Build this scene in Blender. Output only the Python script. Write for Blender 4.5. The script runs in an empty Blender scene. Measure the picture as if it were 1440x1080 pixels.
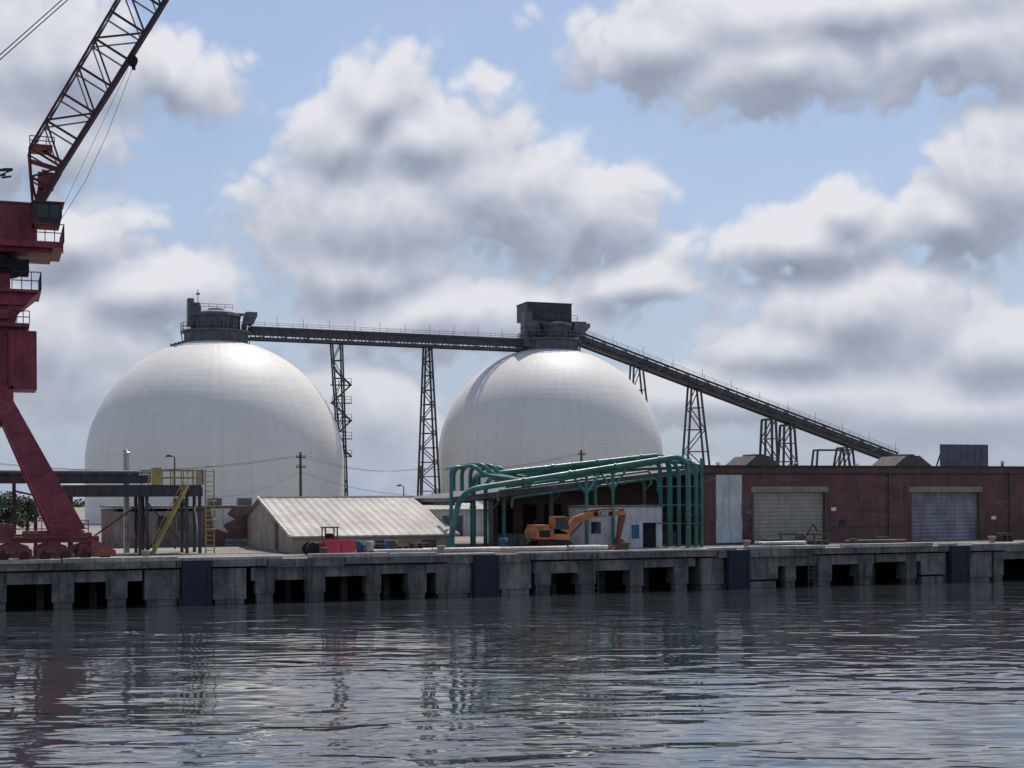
import bpy, math, random
from mathutils import Vector, Matrix
random.seed(7)
scene=bpy.context.scene
COL=scene.collection
# World: X runs along the wharf edge, Y away from the river, Z up, water at 0.
CAMV=-83.1; EYE=6.0; FL=2000.0
F=(.3467,.9379); R=(.9379,-.3467)
G=2.54   # quay level
def P(px,py,v):
    dx=px-720; dy=py-701
    a=dx-.005*dy; b=dy+.005*dx
    t=a/FL
    d=(F[0]+t*R[0],F[1]+t*R[1])
    s=(v-CAMV)/d[1]
    return Vector((s*d[0],v,EYE-b/FL*s))
def U(px,v,py=740): return P(px,py,v).x
def Z(px,py,v): return P(px,py,v).z
class MB:
    def __init__(s): s.v=[];s.f=[];s.sm=[]
    def add(s,vs,fs,smooth=False):
        n=len(s.v); s.v+= [Vector(x) for x in vs]
        for f in fs: s.f.append([i+n for i in f]); s.sm.append(smooth)
        return s
    def box(s,x0,x1,y0,y1,z0,z1):
        vs=[(x0,y0,z0),(x1,y0,z0),(x1,y1,z0),(x0,y1,z0),(x0,y0,z1),(x1,y0,z1),(x1,y1,z1),(x0,y1,z1)]
        return s.add(vs,[(0,3,2,1),(4,5,6,7),(0,1,5,4),(1,2,6,5),(2,3,7,6),(3,0,4,7)])
    def beam(s,p,q,w,h=None):
        h=h or w; p=Vector(p);q=Vector(q); d=(q-p)
        if d.length<1e-5: return s
        d.normalize()
        up=Vector((0,0,1)) if abs(d.z)<.95 else Vector((0,1,0))
        a=d.cross(up).normalized(); b=a.cross(d).normalized()
        a*=w/2; b*=h/2
        vs=[p-a-b,p+a-b,p+a+b,p-a+b,q-a-b,q+a-b,q+a+b,q-a+b]
        return s.add(vs,[(0,1,2,3),(7,6,5,4),(0,4,5,1),(1,5,6,2),(2,6,7,3),(3,7,4,0)])
    def taper(s,p,q,w0,h0,w1,h1):
        p=Vector(p);q=Vector(q); d=(q-p).normalized()
        a=Vector((0,1,0)); b=a.cross(d).normalized()
        vs=[p-a*w0/2-b*h0/2,p+a*w0/2-b*h0/2,p+a*w0/2+b*h0/2,p-a*w0/2+b*h0/2,
            q-a*w1/2-b*h1/2,q+a*w1/2-b*h1/2,q+a*w1/2+b*h1/2,q-a*w1/2+b*h1/2]
        return s.add(vs,[(0,1,2,3),(7,6,5,4),(0,4,5,1),(1,5,6,2),(2,6,7,3),(3,7,4,0)])
    def cyl(s,p,q,r,r2=None,n=14,cap=True):
        if r2 is None: r2=r
        p=Vector(p);q=Vector(q); d=(q-p).normalized()
        up=Vector((0,0,1)) if abs(d.z)<.95 else Vector((1,0,0))
        a=d.cross(up).normalized(); b=d.cross(a).normalized()
        c=[a*math.cos(2*math.pi*i/n)+b*math.sin(2*math.pi*i/n) for i in range(n)]
        vs=[p+x*r for x in c]+[q+x*r2 for x in c]
        s.add(vs,[(i,i+n,(i+1)%n+n,(i+1)%n) for i in range(n)],True)
        if cap:
            s.add([p+x*r for x in c],[tuple(range(n))]); s.add([q+x*r2 for x in c],[tuple(reversed(range(n)))])
        return s
    def tube(s,pts,r,n=10,bend=0):
        pts=[Vector(p) for p in pts]
        if bend:
            out=[pts[0]]
            for i in range(1,len(pts)-1):
                a,b,c=pts[i-1],pts[i],pts[i+1]
                l=min(bend,(a-b).length*.48,(c-b).length*.48)
                p0=b+(a-b).normalized()*l; p2=b+(c-b).normalized()*l
                for k in range(7):
                    t=k/6; out.append(p0*(1-t)**2+b*2*t*(1-t)+p2*t*t)
            out.append(pts[-1]); pts=out
        m=len(pts); prev=None; vs=[]
        for i in range(m):
            d=(pts[min(i+1,m-1)]-pts[max(i-1,0)]).normalized()
            if prev is None:
                up=Vector((0,0,1)) if abs(d.z)<.9 else Vector((1,0,0)); a=d.cross(up).normalized()
            else: a=(prev-d*prev.dot(d)).normalized()
            prev=a; b=d.cross(a)
            vs+=[pts[i]+(a*math.cos(2*math.pi*k/n)+b*math.sin(2*math.pi*k/n))*r for k in range(n)]
        fs=[(i*n+k,i*n+(k+1)%n,(i+1)*n+(k+1)%n,(i+1)*n+k) for i in range(m-1) for k in range(n)]
        s.add(vs,fs,True)
        s.add(vs[:n],[tuple(reversed(range(n)))]); s.add(vs[-n:],[tuple(range(n))])
        return s
    def prism(s,poly,y0,y1):
        n=len(poly)
        vs=[(x,y0,z) for x,z in poly]+[(x,y1,z) for x,z in poly]
        s.add(vs,[tuple(range(n)),tuple(reversed(range(n,2*n)))]+[(i,i+n,(i+1)%n+n,(i+1)%n) for i in range(n)])
        return s
    def prismx(s,poly,x0,x1):
        n=len(poly)
        vs=[(x0,y,z) for y,z in poly]+[(x1,y,z) for y,z in poly]
        s.add(vs,[tuple(reversed(range(n))),tuple(range(n,2*n))]+[((i+1)%n,(i+1)%n+n,i+n,i) for i in range(n)])
        return s
    def lathe(s,prof,cx,cy,n=48,smooth=True):
        vs=[]
        for r,z in prof:
            for k in range(n):
                a=2*math.pi*k/n; vs.append((cx+r*math.cos(a),cy+r*math.sin(a),z))
        fs=[(i*n+k,i*n+(k+1)%n,(i+1)*n+(k+1)%n,(i+1)*n+k) for i in range(len(prof)-1) for k in range(n)]
        return s.add(vs,fs,smooth)
    def rail(s,pts,h=1.05,sp=1.5,w=.05):
        for a,b in zip(pts[:-1],pts[1:]):
            a=Vector(a);b=Vector(b); L=(b-a).length; n=max(1,round(L/sp))
            for i in range(n+1):
                p=a.lerp(b,i/n); s.beam(p,p+Vector((0,0,h)),w)
            for k in (1,.5): s.beam(a+Vector((0,0,h*k)),b+Vector((0,0,h*k)),w)
        return s
def meshobj(name,mb,mat,loc):
    me=bpy.data.meshes.new(name); L=Vector(loc)
    me.from_pydata([tuple(v-L) for v in mb.v],[],mb.f); me.polygons.foreach_set('use_smooth',mb.sm)
    me.materials.append(mat); me.update()
    o=bpy.data.objects.new(name,me); COL.objects.link(o); return o
def meta(o,label,cat,group=None,kind=None):
    o['label']=label; o['category']=cat
    if group:o['group']=group
    if kind:o['kind']=kind
def thing(name,label,cat,loc,group=None):
    o=bpy.data.objects.new(name,None); COL.objects.link(o); o.location=loc; o.empty_display_size=.5
    meta(o,label,cat,group); return o
def world_loc(o):
    l=Vector(o.location)
    while o.parent: o=o.parent; l+=Vector(o.location)
    return l
def part(par,name,mb,mat,label=None):
    o=meshobj(name,mb,mat,world_loc(par)); o.parent=par
    if label:o['label']=label
    return o
def solo(name,mb,mat,loc,label,cat,group=None):
    o=meshobj(name,mb,mat,loc); o.location=loc; meta(o,label,cat,group); return o
def struct(name,mb,mat):
    o=meshobj(name,mb,mat,(0,0,0)); o['kind']='structure'; o['label']=name; return o
# ---------------------------------------------------------------- materials
class NT:
    def __init__(s,t): s.t=t
    def n(s,ty,**k):
        nd=s.t.nodes.new(ty)
        for a,b in k.items(): setattr(nd,a,b)
        return nd
    def l(s,a,b): s.t.links.new(a,b)
    def put(s,sock,val):
        if hasattr(val,'is_output'): s.l(val,sock)
        else: sock.default_value=val
    def m(s,op,a,b=None,c=None,clamp=False):
        nd=s.n('ShaderNodeMath',operation=op,use_clamp=clamp); s.put(nd.inputs[0],a)
        if b is not None: s.put(nd.inputs[1],b)
        if c is not None: s.put(nd.inputs[2],c)
        return nd.outputs[0]
    def vm(s,op,a,b=None):
        nd=s.n('ShaderNodeVectorMath',operation=op); s.put(nd.inputs[0],a)
        if b is not None: s.put(nd.inputs[1],b)
        return nd.outputs['Value'] if op in('DOT_PRODUCT','LENGTH') else nd.outputs[0]
    def noise(s,vec,scale,detail=4,rough=.55,dist=0):
        nd=s.n('ShaderNodeTexNoise'); s.put(nd.inputs['Vector'],vec); nd.inputs['Scale'].default_value=scale
        nd.inputs['Detail'].default_value=detail; nd.inputs['Roughness'].default_value=rough; nd.inputs['Distortion'].default_value=dist
        return nd
    def mr(s,v,a,b,c=0,d=1,smooth=False):
        nd=s.n('ShaderNodeMapRange'); nd.clamp=True
        if smooth: nd.interpolation_type='SMOOTHSTEP'
        s.put(nd.inputs[0],v)
        for i,x in enumerate((a,b,c,d)): s.put(nd.inputs[i+1],x)
        return nd.outputs[0]
    def mix(s,f,a,b,blend='MIX'):
        nd=s.n('ShaderNodeMix',data_type='RGBA',blend_type=blend); s.put(nd.inputs[0],f)
        for i,x in ((6,a),(7,b)):
            if not hasattr(x,'is_output'): x=tuple(x)+((1,) if len(x)==3 else ())
            s.put(nd.inputs[i],x)
        return nd.outputs[2]
    def scalev(s,vec,x,y,z):
        return s.vm('MULTIPLY',vec,(x,y,z))
def base(name):
    m=bpy.data.materials.new(name); m.use_nodes=True; t=NT(m.node_tree)
    b=m.node_tree.nodes['Principled BSDF']; return m,t,b
def pm(name,col,rough=.6,metal=0,var=.35,scale=.8,streak=.3,dirt=(.05,.045,.04),dirtamt=.35,bump=.02,corr=None,corrd=.03):
    m,t,b=base(name)
    tc=t.n('ShaderNodeTexCoord').outputs['Object']
    n1=t.noise(tc,scale,3,.6).outputs[0]
    n2=t.noise(t.scalev(tc,3.5,3.5,.35),1.0,2,.6).outputs[0]
    n3=t.noise(tc,scale*9,2).outputs[0]
    c=t.mix(t.mr(n1,.35,.68),tuple(x*(1-var) for x in col),tuple(min(1,x*(1+var*.5)) for x in col))
    c=t.mix(t.m('MULTIPLY',t.mr(n2,.5,.78),streak),c,dirt)
    c=t.mix(t.m('MULTIPLY',t.mr(n3,.52,.75),dirtamt),c,dirt)
    t.l(c,b.inputs['Base Color']); b.inputs['Metallic'].default_value=metal
    t.l(t.mr(n3,.3,.7,max(.05,rough-.12),min(1,rough+.12)),b.inputs['Roughness'])
    if corr:
        bp=t.n('ShaderNodeBump'); bp.inputs['Strength'].default_value=.6; bp.inputs['Distance'].default_value=bump
        sp=t.n('ShaderNodeSeparateXYZ'); t.l(tc,sp.inputs[0])
        w=t.m('SINE',t.m('MULTIPLY',sp.outputs[corr[0]],2*math.pi/corr[1]))
        c2=t.mix(t.mr(w,-1,-.3,.4,0),c,tuple(x*.4 for x in col)); t.l(c2,b.inputs['Base Color'])
        t.l(t.m('MULTIPLY',w,corrd/bump),bp.inputs['Height']); t.l(bp.outputs[0],b.inputs['Normal'])
    return m
def brickmat(name,c1,c2,mortar):
    m,t,b=base(name); tc=t.n('ShaderNodeTexCoord').outputs['Object']
    sp=t.n('ShaderNodeSeparateXYZ'); t.l(tc,sp.inputs[0])
    cb=t.n('ShaderNodeCombineXYZ'); t.l(t.m('ADD',sp.outputs[0],sp.outputs[1]),cb.inputs[0]); t.l(sp.outputs[2],cb.inputs[1])
    br=t.n('ShaderNodeTexBrick'); t.l(cb.outputs[0],br.inputs['Vector'])
    br.inputs['Color1'].default_value=c1+(1,); br.inputs['Color2'].default_value=c2+(1,); br.inputs['Mortar'].default_value=mortar+(1,)
    br.inputs['Scale'].default_value=2.2; br.inputs['Mortar Size'].default_value=.02; br.inputs['Brick Width'].default_value=.5;br.inputs['Row Height'].default_value=.18
    n1=t.noise(tc,.45,5,.7).outputs[0]; n2=t.noise(t.scalev(tc,2.5,2.5,.22),1,4).outputs[0]
    n4=t.noise(t.scalev(tc,.35,.35,1.8),1.0,4,.6).outputs[0]
    c=t.mix(t.mr(n1,.38,.66,.0,.7),br.outputs[0],tuple(x*.45 for x in c1))
    c=t.mix(t.mr(n2,.52,.75,0,.5),c,(.22,.17,.15))
    c=t.mix(t.mr(n4,.55,.72,0,.45),c,(.24,.19,.17))
    t.l(c,b.inputs['Base Color']); b.inputs['Roughness'].default_value=.9
    return m
M={}
M['steel']=pm('dark_steel',(.07,.072,.076),.6,.1,streak=.4,dirt=(.13,.085,.055))
M['steel2']=pm('grey_steel',(.13,.132,.14),.55,.1,streak=.4,dirt=(.06,.05,.045))
M['rail']=pm('rail_grey',(.10,.11,.12),.5)
M['red']=pm('crane_red',(.34,.038,.056),.5,0,var=.4,streak=.6,dirt=(.09,.028,.028),dirtamt=.5)
M['redb']=pm('faded_red',(.30,.07,.065),.65,streak=.7,dirt=(.12,.075,.06),dirtamt=.7)
M['boom']=pm('boom_dark_red',(.085,.022,.024),.55,streak=.3)
M['boomt']=pm('boom_cream',(.42,.38,.33),.6,streak=.6,dirt=(.12,.06,.04))
M['glass']=pm('dark_glass',(.02,.03,.04),.08,0,streak=.05,dirtamt=.05)
M['green']=pm('teal_pipe',(.05,.21,.17),.42,0,var=.45,streak=.5,dirt=(.10,.14,.12))
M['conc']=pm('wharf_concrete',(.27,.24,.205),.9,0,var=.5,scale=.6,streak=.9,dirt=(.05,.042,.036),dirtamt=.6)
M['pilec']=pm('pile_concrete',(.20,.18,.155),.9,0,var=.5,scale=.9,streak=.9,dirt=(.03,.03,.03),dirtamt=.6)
M['conc_l']=pm('curb_concrete',(.52,.48,.42),.9,0,var=.35,scale=.5,streak=.5,dirt=(.15,.12,.09),dirtamt=.5)
M['fender']=pm('fender_dark',(.022,.028,.042),.7,streak=.3,dirt=(.05,.05,.05))
M['ground']=pm('yard_ground',(.30,.27,.23),.95,var=.35,scale=.15,streak=.2,dirtamt=.5)
M['brick']=brickmat('brick_maroon',(.20,.068,.056),(.13,.046,.04),(.22,.16,.14))
M['brick2']=brickmat('brick_dull',(.20,.09,.075),(.14,.06,.05),(.24,.2,.18))
M['white']=pm('old_white_paint',(.70,.68,.64),.75,var=.2,streak=.6,dirt=(.25,.21,.17))
M['tan']=pm('tan_wall',(.44,.36,.28),.85,var=.25,streak=.4,dirt=(.18,.14,.11))
M['render']=pm('grimy_render',(.24,.19,.165),.9,var=.5,streak=.7,dirt=(.34,.31,.28),scale=.5)
M['lintel']=pm('cream_lintel',(.34,.29,.23),.85,var=.2,streak=.4)
M['door']=pm('beige_roller_door',(.44,.38,.30),.6,var=.15,streak=.35,corr=(2,.3),corrd=.02)
M['door2']=pm('grey_roller_door',(.28,.28,.29),.55,var=.35,streak=.9,dirt=(.15,.10,.075),corr=(2,.3),corrd=.02)
M['metalroof']=pm('corrugated_roof',(.50,.45,.385),.5,.0,var=.3,scale=.5,streak=.0,dirt=(.26,.17,.12),dirtamt=.7,corr=(0,.6),corrd=.05)
M['coping']=pm('dark_coping',(.05,.04,.04),.7)
M['roofing']=pm('flat_roofing',(.18,.18,.18),.9)
M['vent']=pm('brown_vent',(.12,.09,.075),.75,streak=.5)
M['dark']=pm('shade_black',(.012,.012,.013),.95)  # near-black colour standing in for shade in doorways and under the deck
M['yellow']=pm('yellow_rail',(.50,.38,.12),.6,streak=.3)
M['orange']=pm('excavator_orange',(.60,.21,.06),.55,var=.4,streak=.5,dirt=(.20,.10,.06),dirtamt=.5)
M['rust']=pm('rusty_arm',(.24,.085,.04),.75,var=.4,streak=.5,dirt=(.10,.05,.04),dirtamt=.5)
M['black']=pm('black_rubber',(.02,.02,.02),.85)
M['redpl']=pm('red_plastic',(.70,.06,.08),.5,streak=.2,dirt=(.35,.12,.12),dirtamt=.2)
M['pinkpipe']=pm('pale_pipe',(.55,.47,.43),.6,streak=.2)
M['wood']=pm('weathered_wood',(.13,.10,.075),.9,streak=.5)
M['galv']=pm('galvanised',(.5,.5,.5),.35,.6,streak=.2)
M['blue']=pm('blue_drum',(.05,.13,.25),.5)
M['cable']=pm('cable_black',(.02,.02,.022),.6)
M['textw']=pm('decal_white',(.8,.8,.78),.6,var=.05,streak=.1,dirtamt=.1)
def domemat():
    m,t,b=base('dome_coating'); tc=t.n('ShaderNodeTexCoord').outputs['Object']
    sp=t.n('ShaderNodeSeparateXYZ'); t.l(tc,sp.inputs[0])
    ang=t.m('ARCTAN2',sp.outputs[1],sp.outputs[0])
    cb=t.n('ShaderNodeCombineXYZ'); t.l(t.m('MULTIPLY',ang,14),cb.inputs[0]); t.l(t.m('MULTIPLY',sp.outputs[2],.06),cb.inputs[1])
    st=t.noise(cb.outputs[0],1.3,4,.65).outputs[0]
    cb2=t.n('ShaderNodeCombineXYZ'); t.l(t.m('MULTIPLY',ang,3),cb2.inputs[0]); t.l(t.m('MULTIPLY',sp.outputs[2],1.6),cb2.inputs[1])
    rg=t.noise(cb2.outputs[0],1.0,3,.6).outputs[0]
    big=t.noise(tc,.12,4,.6).outputs[0]
    c=t.mix(t.mr(st,.35,.7),(.86,.815,.735),(.80,.755,.68))
    c=t.mix(t.mr(rg,.45,.7,0,.25),c,(.66,.625,.565))
    c=t.mix(t.mr(big,.45,.72,0,.3),c,(.66,.62,.56))
    gz=t.mr(t.m('ADD',sp.outputs[2],t.m('MULTIPLY',t.m('SUBTRACT',st,.5),7)),24.5,28,0,.35)
    c=t.mix(gz,c,(.45,.43,.39))
    seam=t.m('ABSOLUTE',t.m('SINE',t.m('MULTIPLY',ang,30)))
    c=t.mix(t.mr(seam,0,.10,.26,0),c,(.38,.36,.33))
    hs=t.m('ABSOLUTE',t.m('SINE',t.m('MULTIPLY',sp.outputs[2],math.pi/2.4)))
    c=t.mix(t.mr(hs,0,.06,.20,0),c,(.42,.40,.37))
    t.l(c,b.inputs['Base Color']); b.inputs['Roughness'].default_value=.55; b.inputs['Specular IOR Level'].default_value=.4
    bp=t.n('ShaderNodeBump'); bp.inputs['Strength'].default_value=.4; bp.inputs['Distance'].default_value=.07
    t.l(t.m('ADD',rg,t.m('MULTIPLY',st,.3)),bp.inputs['Height']); t.l(bp.outputs[0],b.inputs['Normal'])
    return m
M['dome']=domemat()
# ---------------------------------------------------------------- water
def watermat():
    m,t,b=base('river_water'); tc=t.n('ShaderNodeTexCoord').outputs['Object']
    rot=t.n('ShaderNodeMapping'); t.l(tc,rot.inputs[0]); rot.inputs['Rotation'].default_value=(0,0,math.radians(20))
    v=rot.outputs[0]
    a=t.noise(t.scalev(v,.26,.52,1),1.0,1,.5,.5).outputs[0]
    a2=t.noise(t.scalev(v,.62,1.45,1),1.0,1,.45,.4).outputs[0]
    a3=t.noise(t.scalev(v,2.4,4.6,1),1.0,1,.5).outputs[0]
    patch=t.mr(t.noise(t.scalev(v,.03,.09,1),1.0,2).outputs[0],.38,.62,.35,1.1)
    h=t.m('ADD',t.m('MULTIPLY',a,.105),t.m('ADD',t.m('MULTIPLY',a2,.042),t.m('MULTIPLY',a3,.002)))
    h=t.m('MULTIPLY',h,patch)
    bp=t.n('ShaderNodeBump'); bp.inputs['Strength'].default_value=1; bp.inputs['Distance'].default_value=1.0
    t.l(h,bp.inputs['Height']); t.l(bp.outputs[0],b.inputs['Normal'])
    b.inputs['Base Color'].default_value=(.035,.041,.046,1); b.inputs['Roughness'].default_value=.02; b.inputs['IOR'].default_value=1.7
    return m
M['water']=watermat()
w=MB(); w.add([(-3000,-3000,0),(3000,-3000,0),(3000,6,0),(-3000,6,0)],[(0,1,2,3)]); struct('water',w,M['water'])
g=MB(); g.add([(-4000,6,G),(4000,6,G),(4000,5000,G),(-4000,5000,G)],[(0,1,2,3)]); struct('ground',g,M['ground'])
g=MB(); g.add([(-4000,6,-3),(4000,6,-3),(4000,6,G),(-4000,6,G)],[(0,1,2,3)]); struct('ground_bank',g,M['dark'])  # bulkhead coloured near-black, painting in the shade below the wharf deck
# ---------------------------------------------------------------- wharf
wh=thing('wharf','long weathered concrete wharf on piles above the river','wharf',(0,0,0))
d=MB(); x=-60
while x<130:
    L=random.uniform(3.5,7.2); d.box(x,x+L-.05,-.25+random.uniform(-.05,.05),5.99,G-.40-random.choice([0,0,.1]),G-.004); x+=L
part(wh,'deck',d,M['conc'])
fx=[11.3-52.8,11.3-35.2,11.3-17.6,11.3,28.9,46.5,64.1,81.7,99.3]
bm=MB()
for f in fx:
    for sgn in(-1,1):
        wd_=random.uniform(2.4,3.6)
        a,b=(f-wd_,f-.95) if sgn<0 else (f+.95,f+wd_)
        bm.box(a,b,0,2.5,.35+random.uniform(-.2,.2),G-.51)
        bm.box(a+.15,b-.1,.1,2.3,-2,.4)
    bm.box(f-.95,f+.95,.25,2.3,-1,G-.51)
    for k in range(3):
        xa_=f+3.2+k*3.85; bm.box(xa_,xa_+3.7,.05,.8,G-1.02-random.uniform(0,.25),G-.51)
part(wh,'edge_beam',bm,M['conc'])
for f in fx:
    for k in range(4):
        px=f+3.9+k*3.2+random.uniform(-.3,.3)
        if px>f+14.6: continue
        wd_=random.uniform(.35,.6)
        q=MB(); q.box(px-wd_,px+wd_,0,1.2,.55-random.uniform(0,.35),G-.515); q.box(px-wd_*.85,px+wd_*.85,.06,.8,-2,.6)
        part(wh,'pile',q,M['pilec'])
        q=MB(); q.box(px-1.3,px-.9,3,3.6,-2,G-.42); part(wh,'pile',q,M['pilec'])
for f in fx:
    q=MB(); q.box(f-.82,f+.82,-.42,-.02,-.6,G+.0)
    for k in(-.7,.7): q.box(f+k-.08,f+k+.08,-.46,-.42,-.5,G-.1)
    for z in(.5,1.2,1.9): q.box(f-.6,f+.6,-.445,-.42,z,z+.04)
    part(wh,'fender_panel',q,M['fender'],'dark rubber fender panel')
cb=MB(); x=-40
while x<110:
    L=random.uniform(2.5,8.5); h=random.choice([.1,.16,.2,.24]); 
    cb.box(x,x+L-random.choice([.08,.1,.9,1.6]),-.3+random.uniform(-.05,.08),.35,G,G+h); x+=L
part(wh,'curb',cb,M['conc_l'])
for px in (17.8,36.2,52,73):
    q=MB()
    for dx in(-.2,.2): q.beam((px+dx,-.34,-.5),(px+dx,-.34,G),.05)
    for k in range(9): q.beam((px-.2,-.34,k*.3),(px+.2,-.34,k*.3),.04)
    part(wh,'ladder',q,M['steel'])
for i,px in enumerate((205,455,620,880,1050,1200,1395)):
    x=U(px,.9); q=MB(); q.lathe([(.0,G+.6),(.27,G+.58),(.3,G+.48),(.2,G+.38),(.17,G+.1),(.32,G+.04),(.32,G)],x,.9,16)
    solo('mooring_bollard',q,M['wood' if i%2 else 'lintel'],(x,.9,G),'small cast mooring bollard on the wharf edge','bollard','bollards along the wharf edge')
# ---------------------------------------------------------------- domes
def dome(px,s,Rr,top,label):
    t=(px-720)/FL; dd=(F[0]+t*R[0],F[1]+t*R[1]); cx=s*dd[0]; cy=CAMV+s*dd[1]
    o=thing('storage_dome',label,'storage dome',(cx,cy,G),'white storage domes')
    zc=top-Rr; prof=[(Rr,G),(Rr,(G+zc)/2),(Rr,zc)]
    for k in range(1,40):
        a=math.pi/2*k/40; prof.append((Rr*math.cos(a),zc+Rr*math.sin(a)))
    prof.append((.01,top))
    sh=MB(); sh.lathe(prof,cx,cy,128); part(o,'shell',sh,M['dome'])
    return o,cx,cy
D1,x1,y1=dome(305,222,19.75,31.0,'large white dome with dark collar and filling equipment on top')
D2,x2,y2=dome(774,242,19.1,31.6,'large white dome topped by a dark boxy head house')
YC=(y1+y2)/2
def Q(px,py,v=None): return P(px,py,YC if v is None else v)
def collar(o,cx,cy,r,z0,z1):
    c=MB(); c.lathe([(r,z0),(r,z1),(r+.55,z1),(r+.55,z1+.25),(.1,z1+.25)],cx,cy,40,False)
    for k in range(20):
        a=k*math.pi/10; c.beam((cx+(r+.05)*math.cos(a),cy+(r+.05)*math.sin(a),z0),(cx+(r+.5)*math.cos(a),cy+(r+.5)*math.sin(a),z1),.12)
    part(o,'collar',c,M['steel2'])
    rl=MB(); pts=[(cx+(r+.5)*math.cos(a*math.pi/12),cy+(r+.5)*math.sin(a*math.pi/12),z1+.25) for a in range(25)]
    rl.rail(pts,1.1,1.4,.08); part(o,'railing',rl,M['rail'])
collar(D1,x1,y1,4.9,29.2,32.0)
collar(D2,x2,y2,4.9,29.7,32.6)
h=MB(); h.lathe([(3.6,32.2),(3.6,34.4),(3.9,34.5),(3.7,35.0),(1.2,35.6),(1.2,35.8),(.05,35.8)],x1,y1,20,False)
for k in range(20):
    a=k*math.pi/10; h.beam((x1+3.65*math.cos(a),y1+3.65*math.sin(a),32.2),(x1+3.65*math.cos(a),y1+3.65*math.sin(a),34.5),.18)
part(D1,'filling_drum',h,M['steel2'])
h=MB(); xl=Q(263,440).x; xr=Q(281,440).x
h.box(xl,xr,y1-1.2,y1+.8,33,36.0); h.box(xl,xl+.9,y1-1.0,y1+.5,36,37.2); h.box(xl+1,xr-.1,y1-.8,y1+.5,36.0,36.6); h.box(xl+.9,xr+1.5,y1-1.4,y1+.2,34.0,34.6)
h.beam((xl+.5,y1-.9,29.8),(xl+.5,y1-.9,33),.3); h.beam((xr,y1-.9,29.8),(xr,y1-.9,33),.3); h.beam((xl-.8,y1,29.2),(xl+1,y1,33),.25)
part(D1,'bucket_elevator',h,M['steel2'])
h=MB(); xm=Q(277,440).x; h.cyl((xm,y1-.9,36.5),(xm,y1-.9,38.6),.06,n=6); h.box(xm-.3,xm+.3,y1-1.0,y1-.8,37.8,38.05); part(D1,'mast',h,M['steel'])
h=MB(); xl=Q(340,440).x; xr=Q(358,440).x
h.prism([(xl,33.4),(xr-.6,33.4),(xr,34.7),(xr,35.3),(xl+.3,35.3)],y1-2.2,y1+.3); h.box(xl-3,xl,y1-1.5,y1-.3,34.8,35.1); h.box(xl-.2,xl+.4,y1-2,y1-.5,32.4,33.5)
part(D1,'dust_hopper',h,M['steel2'])
h=MB(); h.rail([(x1-2.6,y1-2,35.5),(x1+2.3,y1-2,35.5)],.8,1.2,.06); part(D1,'roof_railing',h,M['rail'])
zc1=31.0-19.75
h=MB()
for k in range(4):
    a=math.pi/2-(.26+k*.03); h.box(x1-19.8*math.cos(a)-.5,x1-19.8*math.cos(a)+.1,y1-2.8,y1-2.2,zc1+19.75*math.sin(a)-.3,zc1+19.75*math.sin(a)+.05)
part(D1,'stair',h,M['steel2'])
h=MB(); xl=Q(733,440).x; xr=Q(800,440).x
zt=Z(766,428,YC); zb=Z(766,452,YC)
h.box(xl+.6,xr,y2-1.5,y2+3.5,zb,zt)
for k in range(22):
    xx=xl+.8+k*(xr-xl-1)/22; h.box(xx,xx+.1,y2-1.57,y2-1.5,zb+.1,zt-.15)
h.box(xl+.5,xr+.1,y2-1.6,y2+3.6,zt,zt+.15)
part(D2,'head_house',h,M['steel'])
h=MB(); h.box(xl-.2,xl+2.3,y2-2.6,y2-.4,zb-4.6,zb-.5); h.box(xl-.1,xl+1.2,y2-2.4,y2-.6,zb-.5,zb+1.3)
for zz in (zb-3.8,zb-2.6,zb-1.4): h.box(xl-.35,xl+2.5,y2-2.75,y2-.4,zz,zz+.12)
part(D2,'bucket_elevator',h,M['steel2'])
h=MB(); h.lathe([(2.6,32.8),(2.6,34.9),(2.9,35),(2.7,35.5),(.05,36)],x2+.6,y2-1.5,18,False)
for k in range(18):
    a=k*math.pi/9; h.beam((x2+.6+2.65*math.cos(a),y2-1.5+2.65*math.sin(a),32.8),(x2+.6+2.65*math.cos(a),y2-1.5+2.65*math.sin(a),35),.15)
part(D2,'filling_drum',h,M['steel2'])
h=MB(); a=Q(795,455).x; b=Q(821,455).x
h.prism([(a,33.4),(b-1.6,33.4),(b,35.0),(b,35.6),(a+.6,35.6)],y2-3,y2-.3); h.box(a,b-.6,y2-2.8,y2-1,35.6,35.9)
part(D2,'dust_hopper',h,M['steel2'])
for xx in (xl+3,xr-2,xr):
    h=MB(); h.beam((xx,y2-1.2,32.8),(xx,y2-1.2,zb),.25); part(D2,'leg',h,M['steel2'])
h=MB(); h.rail([(xl-.5,y2-3,32.9),(xr+2,y2-3,32.9)],1.1,1.3,.08); part(D2,'platform_railing',h,M['rail'])
h=MB(); h.rail([(xl+2.5,y2-2.8,zb-.2),(xr+.5,y2-2.8,zb-.2)],1,1.2,.07); part(D2,'platform_railing',h,M['rail'])
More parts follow.
